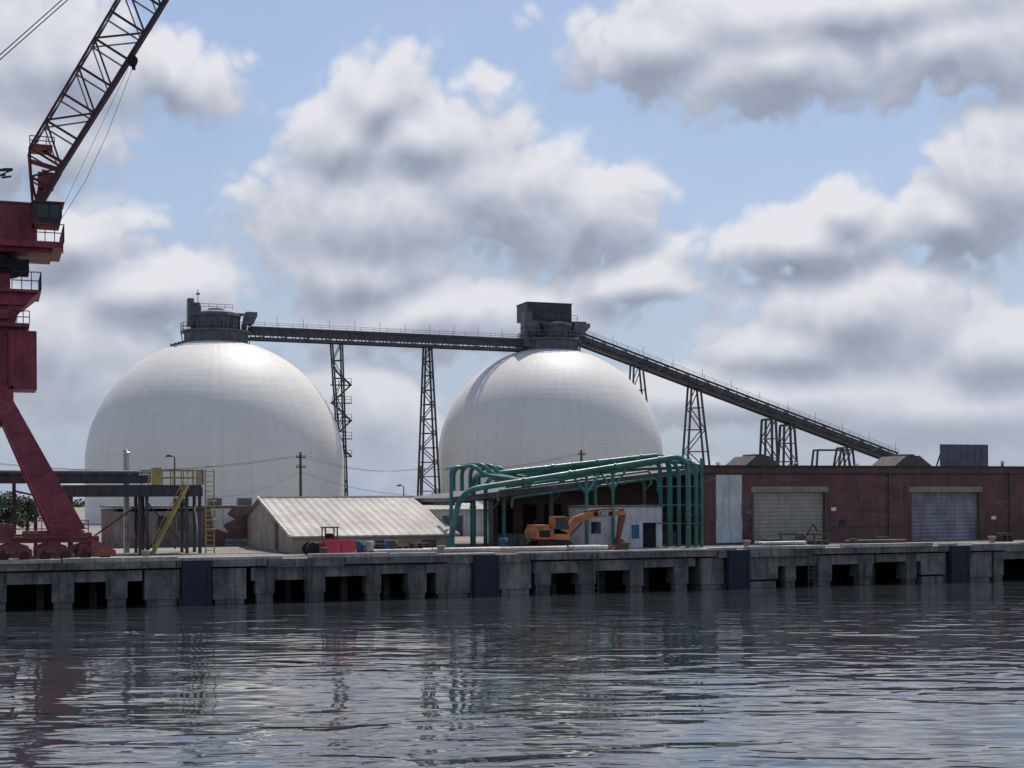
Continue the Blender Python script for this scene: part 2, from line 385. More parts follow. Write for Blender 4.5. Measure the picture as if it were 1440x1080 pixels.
# ---------------------------------------------------------------- galleries
def gallery(o,a,b,y,w,hh,n):
    a=Vector(a);b=Vector(b)
    up=Vector((0,0,1))
    dk=MB()
    for dy in(-w/2,w/2):
        o1=Vector((0,dy,0))
        dk.beam(a+o1,b+o1,.28,.32); dk.beam(a+o1+up*hh,b+o1+up*hh,.28,.32)
    part(o,'chord',dk,M['steel'])
    for dy in(-w/2,w/2):
        lc=MB()
        for i in range(n):
            p=a.lerp(b,i/n)+Vector((0,dy,0)); q=a.lerp(b,(i+1)/n)+Vector((0,dy,0))
            lc.beam(p,p+up*hh,.14)
            if i%2: lc.beam(p,q+up*hh,.13)
            else: lc.beam(p+up*hh,q,.13)
        part(o,'lacing',lc,M['steel'])
    bt=MB(); bt.beam(a+up*(hh*.62),b+up*(hh*.62),w*.55,hh*.5); bt.beam(a+up*.2,b+up*.2,w*.98,.12)
    part(o,'belt_casing',bt,M['steel2'])
    rl=MB(); rl.rail([a+Vector((0,-w/2-.1,hh+.15)),b+Vector((0,-w/2-.1,hh+.15))],.6,2.2,.045)
    k=0
    while k<1:
        p=a.lerp(b,k)+Vector((0,-w/2-.1,hh)); rl.beam(p,p+up*1.7,.05); k+=.09
    part(o,'handrail',rl,M['rail'])
a=Vector((x1+5.2,YC,31.0)); b=Vector((x2-4.5,YC,31.0)); a.z=Z(358,477,YC); b.z=Z(727,493,YC)
ga=thing('conveyor_gallery','long dark lattice conveyor gallery linking the two domes','conveyor',(a.x,YC,a.z))
gallery(ga,a,b,YC,2.2,1.75,26)
a2=Q(815,484); b2=Q(1258,651); 
gb=thing('conveyor_gallery','dark inclined lattice conveyor descending from the dome','conveyor',(a2.x,YC,a2.z))
gallery(gb,a2,b2,YC,2.2,1.75,32)
def trestle(pxt0,pxt1,yt,pxb0,pxb1,yb,n,label,wd=(1.4,2.4),v=None,tw=.26,extra=None):
    v=YC if v is None else v
    T0,T1,B0,B1=P(pxt0,yt,v),P(pxt1,yt,v),P(pxb0,yb,v),P(pxb1,yb,v)
    def ext(t,b): k=(t.z-G)/(t.z-b.z); return t+(b-t)*k
    B0=ext(T0,B0);B1=ext(T1,B1)
    o=thing('conveyor_trestle',label,'trestle',((B0.x+B1.x)/2,v,G),'steel trestles under the conveyors')
    lg=MB();br=MB()
    c=lambda T,B,k,sy:T.lerp(B,k)+Vector((0,sy*(wd[0]*(1-k)+wd[1]*k)/2,0))
    for T,B in((T0,B0),(T1,B1)):
        for sy in(-1,1): lg.beam(c(T,B,0,sy),c(T,B,1,sy),tw)
    for i in range(n):
        k0=i/n;k1=(i+1)/n
        for sy in(-1,1):
            if i%2: br.beam(c(T0,B0,k0,sy),c(T1,B1,k1,sy),tw*.5)
            else: br.beam(c(T1,B1,k0,sy),c(T0,B0,k1,sy),tw*.5)
            br.beam(c(T0,B0,k1,sy),c(T1,B1,k1,sy),tw*.5)
        for T,B in((T0,B0),(T1,B1)):
            br.beam(c(T,B,k1,-1),c(T,B,k1,1),tw*.4)
    br.beam(c(T0,B0,0,-1),c(T1,B1,0,-1),tw);br.beam(c(T0,B0,0,1),c(T1,B1,0,1),tw)
    part(o,'leg',lg,M['steel']); part(o,'bracing',br,M['steel'])
    if extra: extra(o,T0,T1,B0,B1)
    return o
def stairs(o,T0,T1,B0,B1):
    k=.14; i=0; L=Q(463,540).x; Rr=Q(490,540).x
    while k<.56:
        s=MB(); z=T0.lerp(B0,k).z; z2=T0.lerp(B0,k+.1).z
        p=Vector((L,YC-1.6,z));q=Vector((Rr,YC-1.6,z2))
        if i%2:p.x,q.x=Rr,L
        s.beam(p,q,.7,.18); s.box(L-.1,Rr+.1,YC-2.0,YC-.9,z2-.1,z2+.03)
        s.rail([(L,YC-2.0,z2),(Rr,YC-2.0,z2)],1,1,.06)
        part(o,'stair_flight',s,M['steel'])
        k+=.1;i+=1
trestle(466,480,482,481,487,700,10,'dark steel trestle tower with zigzag stairs under the gallery',extra=stairs,wd=(1.4,1.6),tw=.24)
trestle(597,605,488,590,616,704,12,'slender tapering lattice trestle under the gallery',tw=.28)
trestle(889,901,513,887,906,560,6,'short lattice trestle partly behind the dome')
trestle(970,982,543,963,994,655,6,'tapering steel trestle under the inclined conveyor',tw=.3)
trestle(1074,1088,590,1072,1090,655,5,'stout braced steel trestle beneath the lower conveyor',tw=.34)
trestle(1100,1114,598,1098,1117,655,5,'stout braced steel trestle beneath the lower conveyor',tw=.34)
trestle(1147,1196,633,1145,1198,655,1,'low wide truss bent near the conveyor foot',tw=.3)
trestle(1180,1188,630,1176,1192,655,3,'short bent holding the conveyor foot',tw=.3)
# ---------------------------------------------------------------- right brick warehouse
VF=10.0
xw0=U(985,VF); xw1=U(1640,VF); zt=Z(1100,657,VF)
W=thing('brick_warehouse','long single-storey maroon brick warehouse with two roller doors','warehouse',(xw0,VF,G))
doors=[(U(1060,VF),U(1160,VF),Z(1110,692,VF)),(U(1282,VF),U(1377,VF),Z(1330,692,VF)),(U(1500,VF),U(1600,VF),Z(1330,692,VF))]
wl=MB(); x=xw0
for a,b,z in doors:
    wl.box(x,a,VF,VF+.4,G,zt); wl.box(a,b,VF,VF+.4,z,zt); x=b
wl.box(x,xw1,VF,VF+.4,G,zt)
wl.box(xw0,xw0+.4,VF+.4,VF+45,G,zt); wl.box(xw1-.4,xw1,VF+.4,VF+45,G,zt); wl.box(xw0+.4,xw1-.4,VF+44.6,VF+45,G,zt)
part(W,'wall',wl,M['brick'])
r=MB(); r.box(xw0+.4,xw1-.4,VF+.4,VF+44.6,zt-.6,zt-.35); part(W,'roof',r,M['roofing'])
r=MB(); r.box(xw0-.08,xw1+.08,VF-.08,VF+.48,zt,zt+.14); r.box(xw0-.08,xw0+.48,VF+.48,VF+45.1,zt,zt+.14)
part(W,'coping',r,M['coping'])
r=MB(); r.box(xw0-.03,xw1,VF-.05,VF-.002,zt-.55,zt-.43); part(W,'string_course',r,M['coping'])
for i,(a,b,z) in enumerate(doors):
    q=MB(); q.box(a,b,VF+.28,VF+.36,G,z); part(W,'roller_door',q,M['door' if i==0 else 'door2'],'beige roller door' if i==0 else 'stained grey roller door')
    q=MB(); q.box(a-.25,b+.25,VF-.06,VF-.003,z,z+.42); part(W,'lintel',q,M['lintel'])
    q=MB(); q.box(a-.2,a,VF-.04,VF-.002,G,z); q.box(b,b+.2,VF-.04,VF-.002,G,z); part(W,'door_frame',q,M['vent'])
q=MB(); a,b=U(1007,VF),U(1043,VF); z1=Z(1020,668,VF)
q.prism([(a,G+.1),(b,G+.12),(b+.04,G+1.6),(b-.04,G+2.2),(b+.02,z1-.6),(b,z1),(a,z1+.02),(a-.03,z1-1.2),(a+.03,G+2.2),(a-.03,G+1.2)],VF-.03,VF-.002); part(W,'painted_panel',q,M['white'],'peeling white painted wall panel')
for px in (1250,1420):
    q=MB(); q.cyl((U(px,VF),VF-.12,G),(U(px,VF),VF-.12,zt-.5),.07,n=8); part(W,'downpipe',q,M['rail'])
for px,py,c,s_ in ((1172,716,'textw',.22),(1397,728,'textw',.22),(1210,700,'rail',.15),(1052,720,'steel2',.25),(1184,735,'coping',.3)):
    q=MB(); p=P(px,py,VF); q.box(p.x-s_,p.x+s_,VF-.05,VF-.004,p.z-s_*.6,p.z+s_*.6); part(W,'wall_plate',q,M[c])
q=MB(); q.box(U(1170,VF),U(1276,VF),VF-.05,VF-.003,G+1.15,G+1.23);part(W,'bumper_rail',q,M['vent'])
q=MB(); q.box(U(1384,VF),U(1490,VF),VF-.05,VF-.003,G+1.15,G+1.23); part(W,'bumper_rail',q,M['vent'])
def hood(px0,px1,yt,v,label):
    a,b=U(px0,v,650),U(px1,v,650); t=Z((px0+px1)/2,yt,v); z0=zt-.35; w=b-a
    o=thing('roof_vent',label,'roof vent',((a+b)/2,v,z0),'hooded vents on the warehouse roof')
    q=MB(); q.prism([(a+.1*w,z0),(a+.9*w,z0),(a+.9*w,z0+.4*(t-z0)),(a+.1*w,z0+.4*(t-z0))],v,v+3); part(o,'throat',q,M['steel'])
    q=MB(); zz=z0+.35*(t-z0); q.prism([(a,zz),(b,zz),(b,zz+.15),(a+.66*w,t),(a+.3*w,t),(a,zz+.2)],v-.3,v+3.3); part(o,'hood',q,M['vent'])
    q=MB(); q.box(a+.32*w,a+.62*w,v+.2,v+2.1,t,t+.14); part(o,'cap',q,M['steel2'])
hood(1046,1096,641,20,'weathered brown hooded roof vent on warehouse')
hood(1256,1308,641,20,'weathered brown hooded roof vent on warehouse')
q=MB(); v=24; a,b=U(1324,v,640),U(1389,v,640); z1=Z(1355,625,v); q.box(a,b,v,v+.25,zt-.1,z1)
n=7
for k in range(n+1): q.box(a+(b-a)*k/n-.02,a+(b-a)*k/n+.02,v-.03,v-.002,zt-.1,z1)
o=thing('roof_screen','dark slate panelled screen on the warehouse roof','screen',((a+b)/2,v,zt-.35)); part(o,'panel',q,M['steel2'])
for k in range(4):
    xx=a+.3+(b-a-.6)*k/3; q=MB(); q.beam((xx,v+1.6,zt-.35),(xx,v+.3,z1-.4),.1); q.beam((xx,v+.15,zt-.35),(xx,v+.15,zt),.1); part(o,'brace',q,M['steel'])
for px,hh in((1120,.5),(1205,.4),(1410,.7),(1010,.45)):
    x=U(px,20); q=MB(); q.cyl((x,20,zt-.35),(x,20,zt+hh),.12,n=10); q.cyl((x,20,zt+hh+.03),(x,20,zt+hh+.18),.24,.08,n=10); solo('flue_pipe',q,M['rail'],(x,20,zt-.35),'short capped flue pipe on the flat roof','flue','flues on the warehouse roof')
# ---------------------------------------------------------------- loading canopy
C=thing('loading_canopy','sloping dark loading canopy on steel posts beside the warehouse','canopy',(U(640,VF),VF,G))
xa,xb=U(632,VF),xw0-.1; za,zb_=Z(632,706,VF),Z(985,664,VF)
def cz(x): return za+(zb_-za)*(x-xa)/(xb-xa)
q=MB(); q.prism([(xa,za),(xb,zb_),(xb,zb_+.28),(xa,za+.28)],VF,VF+13); part(C,'roof',q,M['roofing'])
q=MB(); q.prism([(xa,za-.08),(xb,zb_-.08),(xb,zb_+.32),(xa,za+.32)],VF-.1,VF-.002); part(C,'fascia',q,M['steel2'])
for px in (690,775,905):
    x=U(px,VF+.6); q=MB(); q.beam((x,VF+.6,G),(x,VF+.6,cz(x)),.28); q.beam((x,VF+.6,cz(x)-1.0),(x+.9,VF+.6,cz(x+.9)-.05),.12); part(C,'post',q,M['steel2'])
q=MB()
for k in range(14):
    x=xa+.4+(xb-xa-.8)*k/13; q.beam((x,VF+.1,cz(x)-.15),(x,VF+12.8,cz(x)-.15),.12,.25)
part(C,'rafter',q,M['steel'])
B=thing('brick_loading_wall','dark brick wall with loading openings beneath the canopy','brick wall',(U(690,15),15,G))
x0,x1_=U(690,15),xw0-.15; q=MB(); ops=[(700,722),(735,755),(765,790),(842,862),(880,902)]
x=x0
for a,b in ops:
    A,Bx=U(a,15),U(b,15); q.box(x,A,15,15.4,G,cz(min(x,A))-.3 if x>xa else za); q.box(A,Bx,15,15.4,G+3.0,cz(A)-.3); x=Bx
q.box(x,x1_,15,15.4,G,cz(x)-.3); part(B,'wall',q,M['brick2'])
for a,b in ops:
    q=MB(); q.box(U(a,15),U(b,15),15.3,15.38,G,G+3.0); part(B,'doorway',q,M['dark'])  # near-black sheet fills each opening as painted interior shade
q=MB(); q.box(x0,x1_,13.6,14.98,G,G+.9); part(B,'loading_dock',q,M['conc'])
v=42; q=MB(); a,b=U(600,v),U(684,v); z1=Z(640,712,v)
o=thing('pale_storehouse','low pale metal storehouse with shallow roof behind the canopy','storehouse',((a+b)/2,v,G))
q.box(a,b,v,v+12,G,z1-.35); part(o,'wall',q,M['white'])
q=MB(); q.prismx([(v-.3,z1-.4),(v+6,z1+.7),(v+12.3,z1-.4),(v+12.3,z1-.25),(v+6,z1+.85),(v-.3,z1-.25)],a-.3,b+.3); part(o,'roof',q,M['metalroof'])
q=MB(); q.box(a+1.5,a+3.5,v-.03,v-.003,G,G+1.9); part(o,'door',q,M['steel2'])
v=6.5; a,b=U(822,v),U(931,v); z1=Z(880,713,v)
o=thing('white_blockhouse','small white painted blockhouse with dark doorway and stained walls','blockhouse',((a+b)/2,v,G))
q=MB(); da,db=U(904,v),U(923,v); zd=Z(910,735,v)
q.box(a,da,v,v+.2,G,z1); q.box(da,db,v,v+.2,zd,z1); q.box(db,b,v,v+.2,G,z1); q.box(a,a+.2,v+.2,v+2.8,G,z1); q.box(b-.2,b,v+.2,v+2.8,G,z1); q.box(a+.2,b-.2,v+2.6,v+2.8,G,z1)
part(o,'wall',q,M['white'])
q=MB(); q.box(a-.1,b+.1,v-.1,v+2.9,z1,z1+.12); part(o,'roof',q,M['roofing'])
q=MB(); q.box(da,db,v+.12,v+.18,G,zd); part(o,'door',q,M['dark'])  # near-black sheet paints the unlit inside of the open doorway
q=MB(); p=P(893,747,v); q.box(p.x-.25,p.x+.3,v-.05,v-.003,p.z-.5,p.z+.45); part(o,'window',q,M['blue'])
q=MB(); p=P(838,740,v); q.box(p.x-.35,p.x+.35,v-.05,v-.003,p.z-.5,p.z+.3); part(o,'window',q,M['glass'])
# ---------------------------------------------------------------- green pipes
def gp(pts,r,label,bend=1.0):
    q=MB(); q.tube(pts,r,12,bend)
    for p,nn in zip(pts[:-1],pts[1:]):
        p=Vector(p);nn=Vector(nn);L=(nn-p).length
        if L>4:
            dd=(nn-p).normalized(); k=2.2
            while k<L-2: q.cyl(p+dd*k,p+dd*(k+.12),r*1.3,n=12); k+=3.4
    return solo('process_pipe',q,M['green'],pts[0],label,'pipe','teal process pipes')
lab='thick teal process pipe running along the wharf and bending down'
for i,(px,yt,ye,xe) in enumerate([(929,640,672,708),(942,637,667,690),(955,643,683,735),(968,638,690,648)]):
    v=[8.6,8.0,7.4,6.0][i]
    A=P(px,760,v); top=P(px,yt,v); E=P(xe,ye,v)
    pts=[(A.x,v,G),(A.x,v,top.z-.1),(E.x,v,E.z)]
    if i<3: pts+= [(E.x-.2,v+3.2,E.z),(E.x-.2,v+3.2,G)]
    else: pts+=[(E.x-.9,v,G)]
    gp(pts,[.15,.2,.14,.19][i],lab,1.3)
px,yt=979,648; v=6.8; A=P(px,760,v); T=P(px,yt,v)
gp([(A.x,v,G),(A.x,v,T.z),(A.x-.1,v+3.1,T.z)],.15,'upright teal process pipe against the brick wall')
for i,px in enumerate((640,660,672,684,696)):
    v=7.0+i*.25; T=P(px-9,[684,655,653,654,657][i],v)
    if i==0: gp([(P(631,0,v).x,v,G),(P(631,0,v).x,v,P(632,657,v).z),(U(655,v),v,P(632,657,v).z),(U(655,v),v+4,P(632,657,v).z)],.13,'slim teal standpipe with a swan-neck top',.8)
    else: gp([(U(px-9,v),v+2,P(px,690,v).z),(U(px-9,v),v+2,T.z),(U(px-9,v)+1.0,v+.4,T.z),(U(px-9,v)+1.6,v+.2,P(px,668,v).z),(U(px-9,v)+4.5,v+.2,P(px,676,v).z)],.14,'teal swan-neck pipe loop over the canopy edge',.8)
for i,(xa2,ya2,xb2,yb2) in enumerate(((700,690,915,662),(720,700,825,686),(838,684,925,672))):
    v=6.7+i*.4; gp([P(xa2,ya2+14,v),P(xa2,ya2,v),P(xb2,yb2,v),P(xb2,yb2+20,v)],.08,'small-bore teal line hung beneath the pipe rack',.4)
def zl(px): return 640+(925-px)*.155
for px in (742,790,862):
    v=6.4; p=P(px,zl(px)+12,v); q=MB(); q.cyl(p+Vector((-.18,0,0)),p+Vector((.18,0,0)),.24,n=12); q.cyl(p,p+Vector((0,-.1,.55)),.05,n=8); q.cyl(p+Vector((0,-.12,.5)),p+Vector((0,-.12,.55)),.22,n=14)
    solo('pipe_valve',q,M['green'],p,'teal gate valve with handwheel on the pipe run','valve','valves on the pipe rack')
fr=thing('pipe_rack','teal steel frame carrying the process pipes','pipe rack',(U(860,7),7,G))
for px in (825,862,987):
    v=6.2; x=U(px,6.2); q=MB(); q.beam((x,v,G),(x,v,Z(px,zl(px)+ (6 if px<925 else 14),v)),.18)
    if px<900: q.beam((x,v,Z(px,zl(px)+40,v)),(x-1.2,v,Z(px,zl(px)+8,v)),.12); q.beam((x,v,Z(px,zl(px)+40,v)),(x+1.2,v,Z(px,zl(px)+5,v)),.12)
    part(fr,'column',q,M['green'])
x=U(862,6.2); q=MB(); q.beam((x,9.2,G),(x,9.2,Z(862,zl(862)+6,9.2)),.18); part(fr,'column',q,M['green'])
q=MB()
pr=[742,825,862,925]
v=6.2
for a,b in zip(pr[:-1],pr[1:]):
    q.beam((U(a,6.2),v,Z(a,zl(a)+7,v)),(U(b,6.2),v,Z(b,zl(b)+7,v)),.16)
    q.beam((U(a,6.2),9.2,Z(a,zl(a)+7,9.2)),(U(b,6.2),9.2,Z(b,zl(b)+7,9.2)),.14)
for px in pr:
    q.beam((U(px,6.2),6.0,Z(px,zl(px)+7,7)),(U(px,6.2),9.4,Z(px,zl(px)+7,7)),.16)
q.beam((U(925,6.2),6.2,Z(925,zl(925)+7,6.2)),(U(987,6.2),6.2,Z(987,655,6.2)),.16)
for k in range(3): q.beam((U(924,6.2),6.2,Z(924,684+k*26,6.2)),(U(987,6.2),6.2,Z(987,684+k*26,6.2)),.08)
part(fr,'crossbeam',q,M['green'])
# ---------------------------------------------------------------- metal roofed shed
S=thing('low_shed','low tan shed with large corrugated beige metal roof','shed',(18.4,7,G))
xs0,xs1=18.4,29.3; ze=Z(412,754,7); zr=Z(368,700,18.1)
q=MB()
q.add([(xs0-.25,6.8,ze),(xs1+.25,6.8,ze),(xs1+.25,18.1,zr),(xs0-.25,18.1,zr),(xs0-.25,6.8,ze-.1),(xs1+.25,6.8,ze-.1),(xs1+.25,18.1,zr-.1),(xs0-.25,18.1,zr-.1),(xs1+.25,29,ze),(xs0-.25,29,ze)],
 [(0,1,2,3),(5,4,7,6),(4,5,1,0),(4,0,3,7),(1,5,6,2),(3,2,8,9)])
part(S,'roof',q,M['metalroof'])
q=MB(); q.box(xs0,xs1,7.2,7.4,G,ze-.02); q.prismx([(7.4,G),(28.8,G),(28.8,ze-.12),(18.1,zr-.14),(7.4,ze-.04)],xs0,xs0+.2); q.prismx([(7.4,G),(28.8,G),(28.8,ze-.12),(18.1,zr-.14),(7.4,ze-.04)],xs1-.2,xs1)
part(S,'wall',q,M['tan'])
q=MB(); q.beam((xs0-.28,6.75,ze+.02),(xs0-.28,18.1,zr+.05),.1,.16); part(S,'trim',q,M['white'])
q=MB(); q.beam((xs0-.3,18.1,zr+.06),(xs1+.3,18.1,zr+.06),.25,.1); part(S,'trim',q,M['white'])
q=MB(); q.box(xs0-.04,xs0-.003,12,13.1,G+.1,G+2.0); part(S,'door',q,M['vent'])
for k in range(3):
    q=MB(); xx=xs0+2.4+k*3.1; q.box(xx,xx+1.0,7.15,7.197,G+.25,G+.75); part(S,'window',q,M['glass'])
v=24; a,b=U(160,v),U(372,v); z1=Z(260,714,v)
o=thing('low_brick_building','low worn brick building with peeling render and flat roof','brick building',((a+b)/2,v,G))
mid=U(285,v)
q=MB(); q.box(mid,b,v,v+.3,G,z1); q.box(b-.3,b,v+.3,v+12,G,z1); q.box(a,b-.3,v+11.7,v+12,G,z1-.1); q.box(a,a+.3,v+.3,v+11.7,G,z1-.1); part(o,'wall',q,M['brick2'])
q=MB(); q.box(a,mid-.002,v-.02,v+.28,G,z1-.25); part(o,'rendered_wall',q,M['render'],'grimy rendered wall')
q=MB(); q.box(a-.1,b+.1,v-.12,v+12.1,z1,z1+.15); part(o,'roof',q,M['render'])
p0=P(296,712,v)
q=MB(); q.prism([(p0.x,z1-.05),(p0.x+1.6,z1-.05),(p0.x+1.2,z1-.5),(p0.x+1.8,z1-.9),(p0.x+.9,z1-1.3),(p0.x+1.3,z1-1.9),(p0.x+.2,z1-1.5)],v-.03,v-.003); part(o,'peeling_patch',q,M['white'])
q=MB(); q.prism([(U(352,v),z1-.05),(U(370,v),z1-.05),(U(368,v),G+.6),(U(360,v),G+1.3),(U(362,v),G+2)],v-.03,v-.003); part(o,'peeling_patch',q,M['white'])
q=MB(); q.box(U(316,v),U(354,v),v-.05,v-.005,G,Z(335,757,v)); part(o,'roller_door',q,M['door2'])
for px in (190,222,250):
    q=MB(); q.box(U(px,v),U(px+14,v),v-.06,v-.025,G+1.2,G+2.3); part(o,'window',q,M['glass'])
for px in(255,303,345):
    q=MB(); p=P(px,712,v+3); q.box(p.x-.5,p.x+.5,v+3,v+4,z1+.15,z1+.7); part(o,'roof_unit',q,M['steel2'])
# ---------------------------------------------------------------- elevated deck
v=11; K=thing('elevated_steel_deck','dark elevated steel conveyor deck on posts with yellow handrails','steel deck',(U(150,v),v,G))
def dk(px,py,v=v): return P(px,py,v)
q=MB(); xL=U(-90,v); xR=U(212,v); zt1=dk(100,668).z
q.box(xL,xR,v,v+3,zt1-.12,zt1); q.box(xL,xR,v-.1,v+.1,zt1-.5,zt1-.125); q.box(xL,xR,v+2.9,v+3.1,zt1-.5,zt1-.125)
part(K,'upper_deck',q,M['steel'])
q=MB(); zt2=dk(200,682).z; xR2=U(282,v)
q.box(U(88,v),xR2,v-.6,v+2.6,zt2-.15,zt2-.003); q.box(U(88,v),xR2,v-.7,v-.5,zt2-.75,zt2-.153); q.box(U(88,v),xR2,v+2.4,v+2.6,zt2-.75,zt2-.153)
for k in range(12):
    xx=U(88,v)+(xR2-U(88,v))*k/11; q.box(xx-.05,xx+.05,v-.78,v-.702,zt2-.75,zt2-.15)
part(K,'lower_deck',q,M['steel'])
for px in (100,196,206,262,280):
    x=U(px,v); q=MB(); q.beam((x,v-.3,G),(x,v-.3,zt2-.75),.2); q.beam((x,v+2.3,G),(x,v+2.3,zt2-.75),.2); q.beam((x,v-.3,G+.5),(x,v+2.3,zt2-1.2),.1); part(K,'post',q,M['steel'])
for px in (-60,-20,20,50): 
    x=U(px,v); q=MB(); q.beam((x,v,G),(x,v,zt1-.5),.22); part(K,'post',q,M['steel'])
q=MB(); q.beam((U(100,v),v-.3,G+.2),(U(196,v),v-.3,zt2-1.2),.1); q.beam((U(206,v),v-.3,G+.2),(U(262,v),v-.3,zt2-1.1),.1); q.beam((U(206,v),v-.3,zt2-1.1),(U(262,v),v-.3,G+.2),.1)
x=U(20,v); q.beam((x,v-.3,zt1-1.0),(U(100,v),v-.3,zt1-1.8),.12)
part(K,'bracing',q,M['steel'])
q=MB(); q.rail([(U(208,v),v-.6,zt2),(U(284,v),v-.6,zt2),(U(284,v),v+2.6,zt2)],.95,.7,.07)
q.box(U(212,v),U(226,v),v-.66,v-.6,zt2,zt2+1.1)
part(K,'handrail',q,M['yellow'])
q=MB(); q.rail([(U(205,v),v+2.5,zt2),(U(280,v),v+2.5,zt2)],.95,.7,.06); part(K,'handrail',q,M['yellow'])
q=MB(); xx=U(287,v)
for dx in(0,.55): q.beam((xx+dx,v-.7,G),(xx+dx,v-.7,zt2+1),.08)
for k in range(18): q.beam((xx,v-.7,G+.2+k*.32),(xx+.55,v-.7,G+.2+k*.32),.05)
for k in range(6):
    zz=G+1.6+k*.6; q.tube([(xx,v-.7,zz),(xx-.1,v-1.3,zz),(xx+.28,v-1.5,zz),(xx+.65,v-1.3,zz),(xx+.55,v-.7,zz)],.025,5,.3)
part(K,'caged_ladder',q,M['yellow'])
q=MB(); A=Vector((U(212,v),v-1.1,G)); Bq=Vector((U(262,v),v-1.1,zt2)) 
q.beam(A,Bq,.08,.2); q.beam(A+Vector((0,.7,0)),Bq+Vector((0,.7,0)),.08,.2)
for k in range(14): p=A.lerp(Bq,(k+.5)/14); q.box(p.x-.12,p.x+.12,v-1.1,v-.4,p.z,p.z+.04)
q.rail([A,Bq],.9,1.0,.045); part(K,'stair',q,M['yellow'])
q=MB(); q.rail([(xL,v-.05,zt1),(xR,v-.05,zt1)],.18,2.5,.06)
q.cyl((xL,v+1.5,zt1+.18),(xR-.6,v+1.5,zt1+.18),.16,n=8)
for k in range(14): q.box(xR-1.4-k*.9,xR-1.1-k*.9,v+.8,v+2.2,zt1,zt1+.15)
part(K,'belt_roller',q,M['steel2'])
v=14; x=U(178,v); q=MB(); zt_=Z(178,637,v); q.cyl((x,v,G),(x,v,zt_),.2,n=14)
for k in range(4): q.cyl((x,v,G+1+k*1.9),(x,v,G+1.08+k*1.9),.25,n=14)
q.cyl((x,v,zt_+.05),(x,v,zt_+.2),.32,.1,n=14); solo('exhaust_stack',q,M['galv'],(x,v,G),'slim shiny galvanised exhaust stack with rain cap','exhaust stack')
# ---------------------------------------------------------------- poles & wires
def upole(px,yt,v,arms,label):
    x=U(px,v); zt_=Z(px,yt,v); o=thing('utility_pole',label,'utility pole',(x,v,G),'utility poles')
    q=MB(); q.cyl((x,v,G),(x,v,zt_),.17,.11,n=10); part(o,'pole',q,M['wood'])
    for k in range(arms):
        q=MB(); zz=zt_-.5-k*.9; q.beam((x-.45,v-.15,zz),(x+.45,v-.15,zz),.10)
        for dx in(-.4,-.2,.2,.4): q.cyl((x+dx,v-.15,zz+.06),(x+dx,v-.15,zz+.22),.04,n=6)
        part(o,'crossarm',q,M['wood'])
    return Vector((x,v-.15,zt_-.3))
w1=upole(423,636,48,2,'tall wooden utility pole with crossarms beyond the shed')
w2=upole(818,633,60,1,'wooden utility pole rising above the canopy')
w3=upole(592,655,75,1,'slender wooden utility pole beside a lattice tower')
w4=upole(-60,640,48,2,'wooden utility pole carrying overhead wires')
w0=P(300,712,27); 
def wire(a,b,sag):
    q=MB(); a=Vector(a);b=Vector(b); q.tube([a.lerp(b,k/16)-Vector((0,0,sag*4*(k/16)*(1-k/16))) for k in range(17)],.015,4)
    solo('overhead_wire',q,M['cable'],a,'thin dark overhead wire sagging between poles','wire','overhead wires')
for dx in(-.4,.4):
    wire(w1+Vector((dx,0,0)),w3+Vector((dx,0,0)),.8); wire(w4+Vector((dx,0,0)),w1+Vector((dx,0,0)),1.2); wire(w3+Vector((dx,0,0)),w2+Vector((dx,0,0)),.8)
wire(w1-Vector((0,0,1.5)),Vector((w0.x,27,6.2)),.5); wire(w1-Vector((0,0,1.5)),Vector((29.3,18.3,6.3)),.4)
def lamp(px,yt,v):
    x=U(px,v); z=Z(px,yt,v); o=thing('light_pole','thin metal pole with a small floodlight','light pole',(x,v,G),'floodlight poles')
    q=MB(); q.cyl((x,v,G),(x,v,z),.07,.05,n=8); q.beam((x,v,z),(x-.3,v,z+.08),.06); part(o,'pole',q,M['vent'])
    q=MB(); q.prism([(x-.6,z),(x-.25,z+.03),(x-.25,z+.18),(x-.55,z+.16)],v-.15,v+.15); part(o,'lamp',q,M['vent'])
lamp(246,643,20); lamp(568,684,40)
# ---------------------------------------------------------------- crane
v=4.5; CX=U(-22,v); CR=thing('harbour_crane','towering dark red harbour crane with lattice boom on portal legs','crane',(CX,v,G))
def c(px,py,vv=4.5): return P(px,py,vv)
boomax=[((50,292),.35),((63,226),2.0),((132,113),2.15),((200,0),2.3),((268,-113),2.3),((336,-226),2.0),((392,-320),.5)]
fr_=[]
for i,((px,py),wd) in enumerate(boomax): fr_.append((c(px,py),wd))
ch=MB();lc=MB();lt=MB()
axis=(fr_[3][0]-fr_[1][0]).normalized(); perp=Vector((axis.z,0,-axis.x))
def corners(i,k):
    a,wa=fr_[i];b,wb=fr_[i+1]; p=a.lerp(b,k); w=wa+(wb-wa)*k; dy=min(.9,w*.45)
    return [p-perp*w/2+Vector((0,-dy,0)),p+perp*w/2+Vector((0,-dy,0)),p+perp*w/2+Vector((0,dy,0)),p-perp*w/2+Vector((0,dy,0))]
for i in range(len(fr_)-1):
    A=corners(i,0);B_=corners(i,1)
    for j in range(4): ch.beam(A[j],B_[j],.25 if j==1 else (.2 if j==2 else .13))
    n=3 if i else 2
    for k in range(n):
        a=corners(i,k/n);b=corners(i,(k+1)/n)
        lc.beam(a[0],a[1],.12);lt.beam(a[3],a[2],.09);lt.beam(a[0],a[3],.07);lt.beam(a[1],a[2],.07)
        if k%2: lc.beam(a[0],b[1],.10); lt.beam(a[3],b[2],.08)
        else: lc.beam(a[1],b[0],.10); lt.beam(a[2],b[3],.08)
        lt.beam(a[0],b[3],.06)
part(CR,'boom_chord',ch,M['boom']); part(CR,'boom_lacing',lc,M['boom']); part(CR,'boom_strut',lt,M['boomt'])
q=MB()
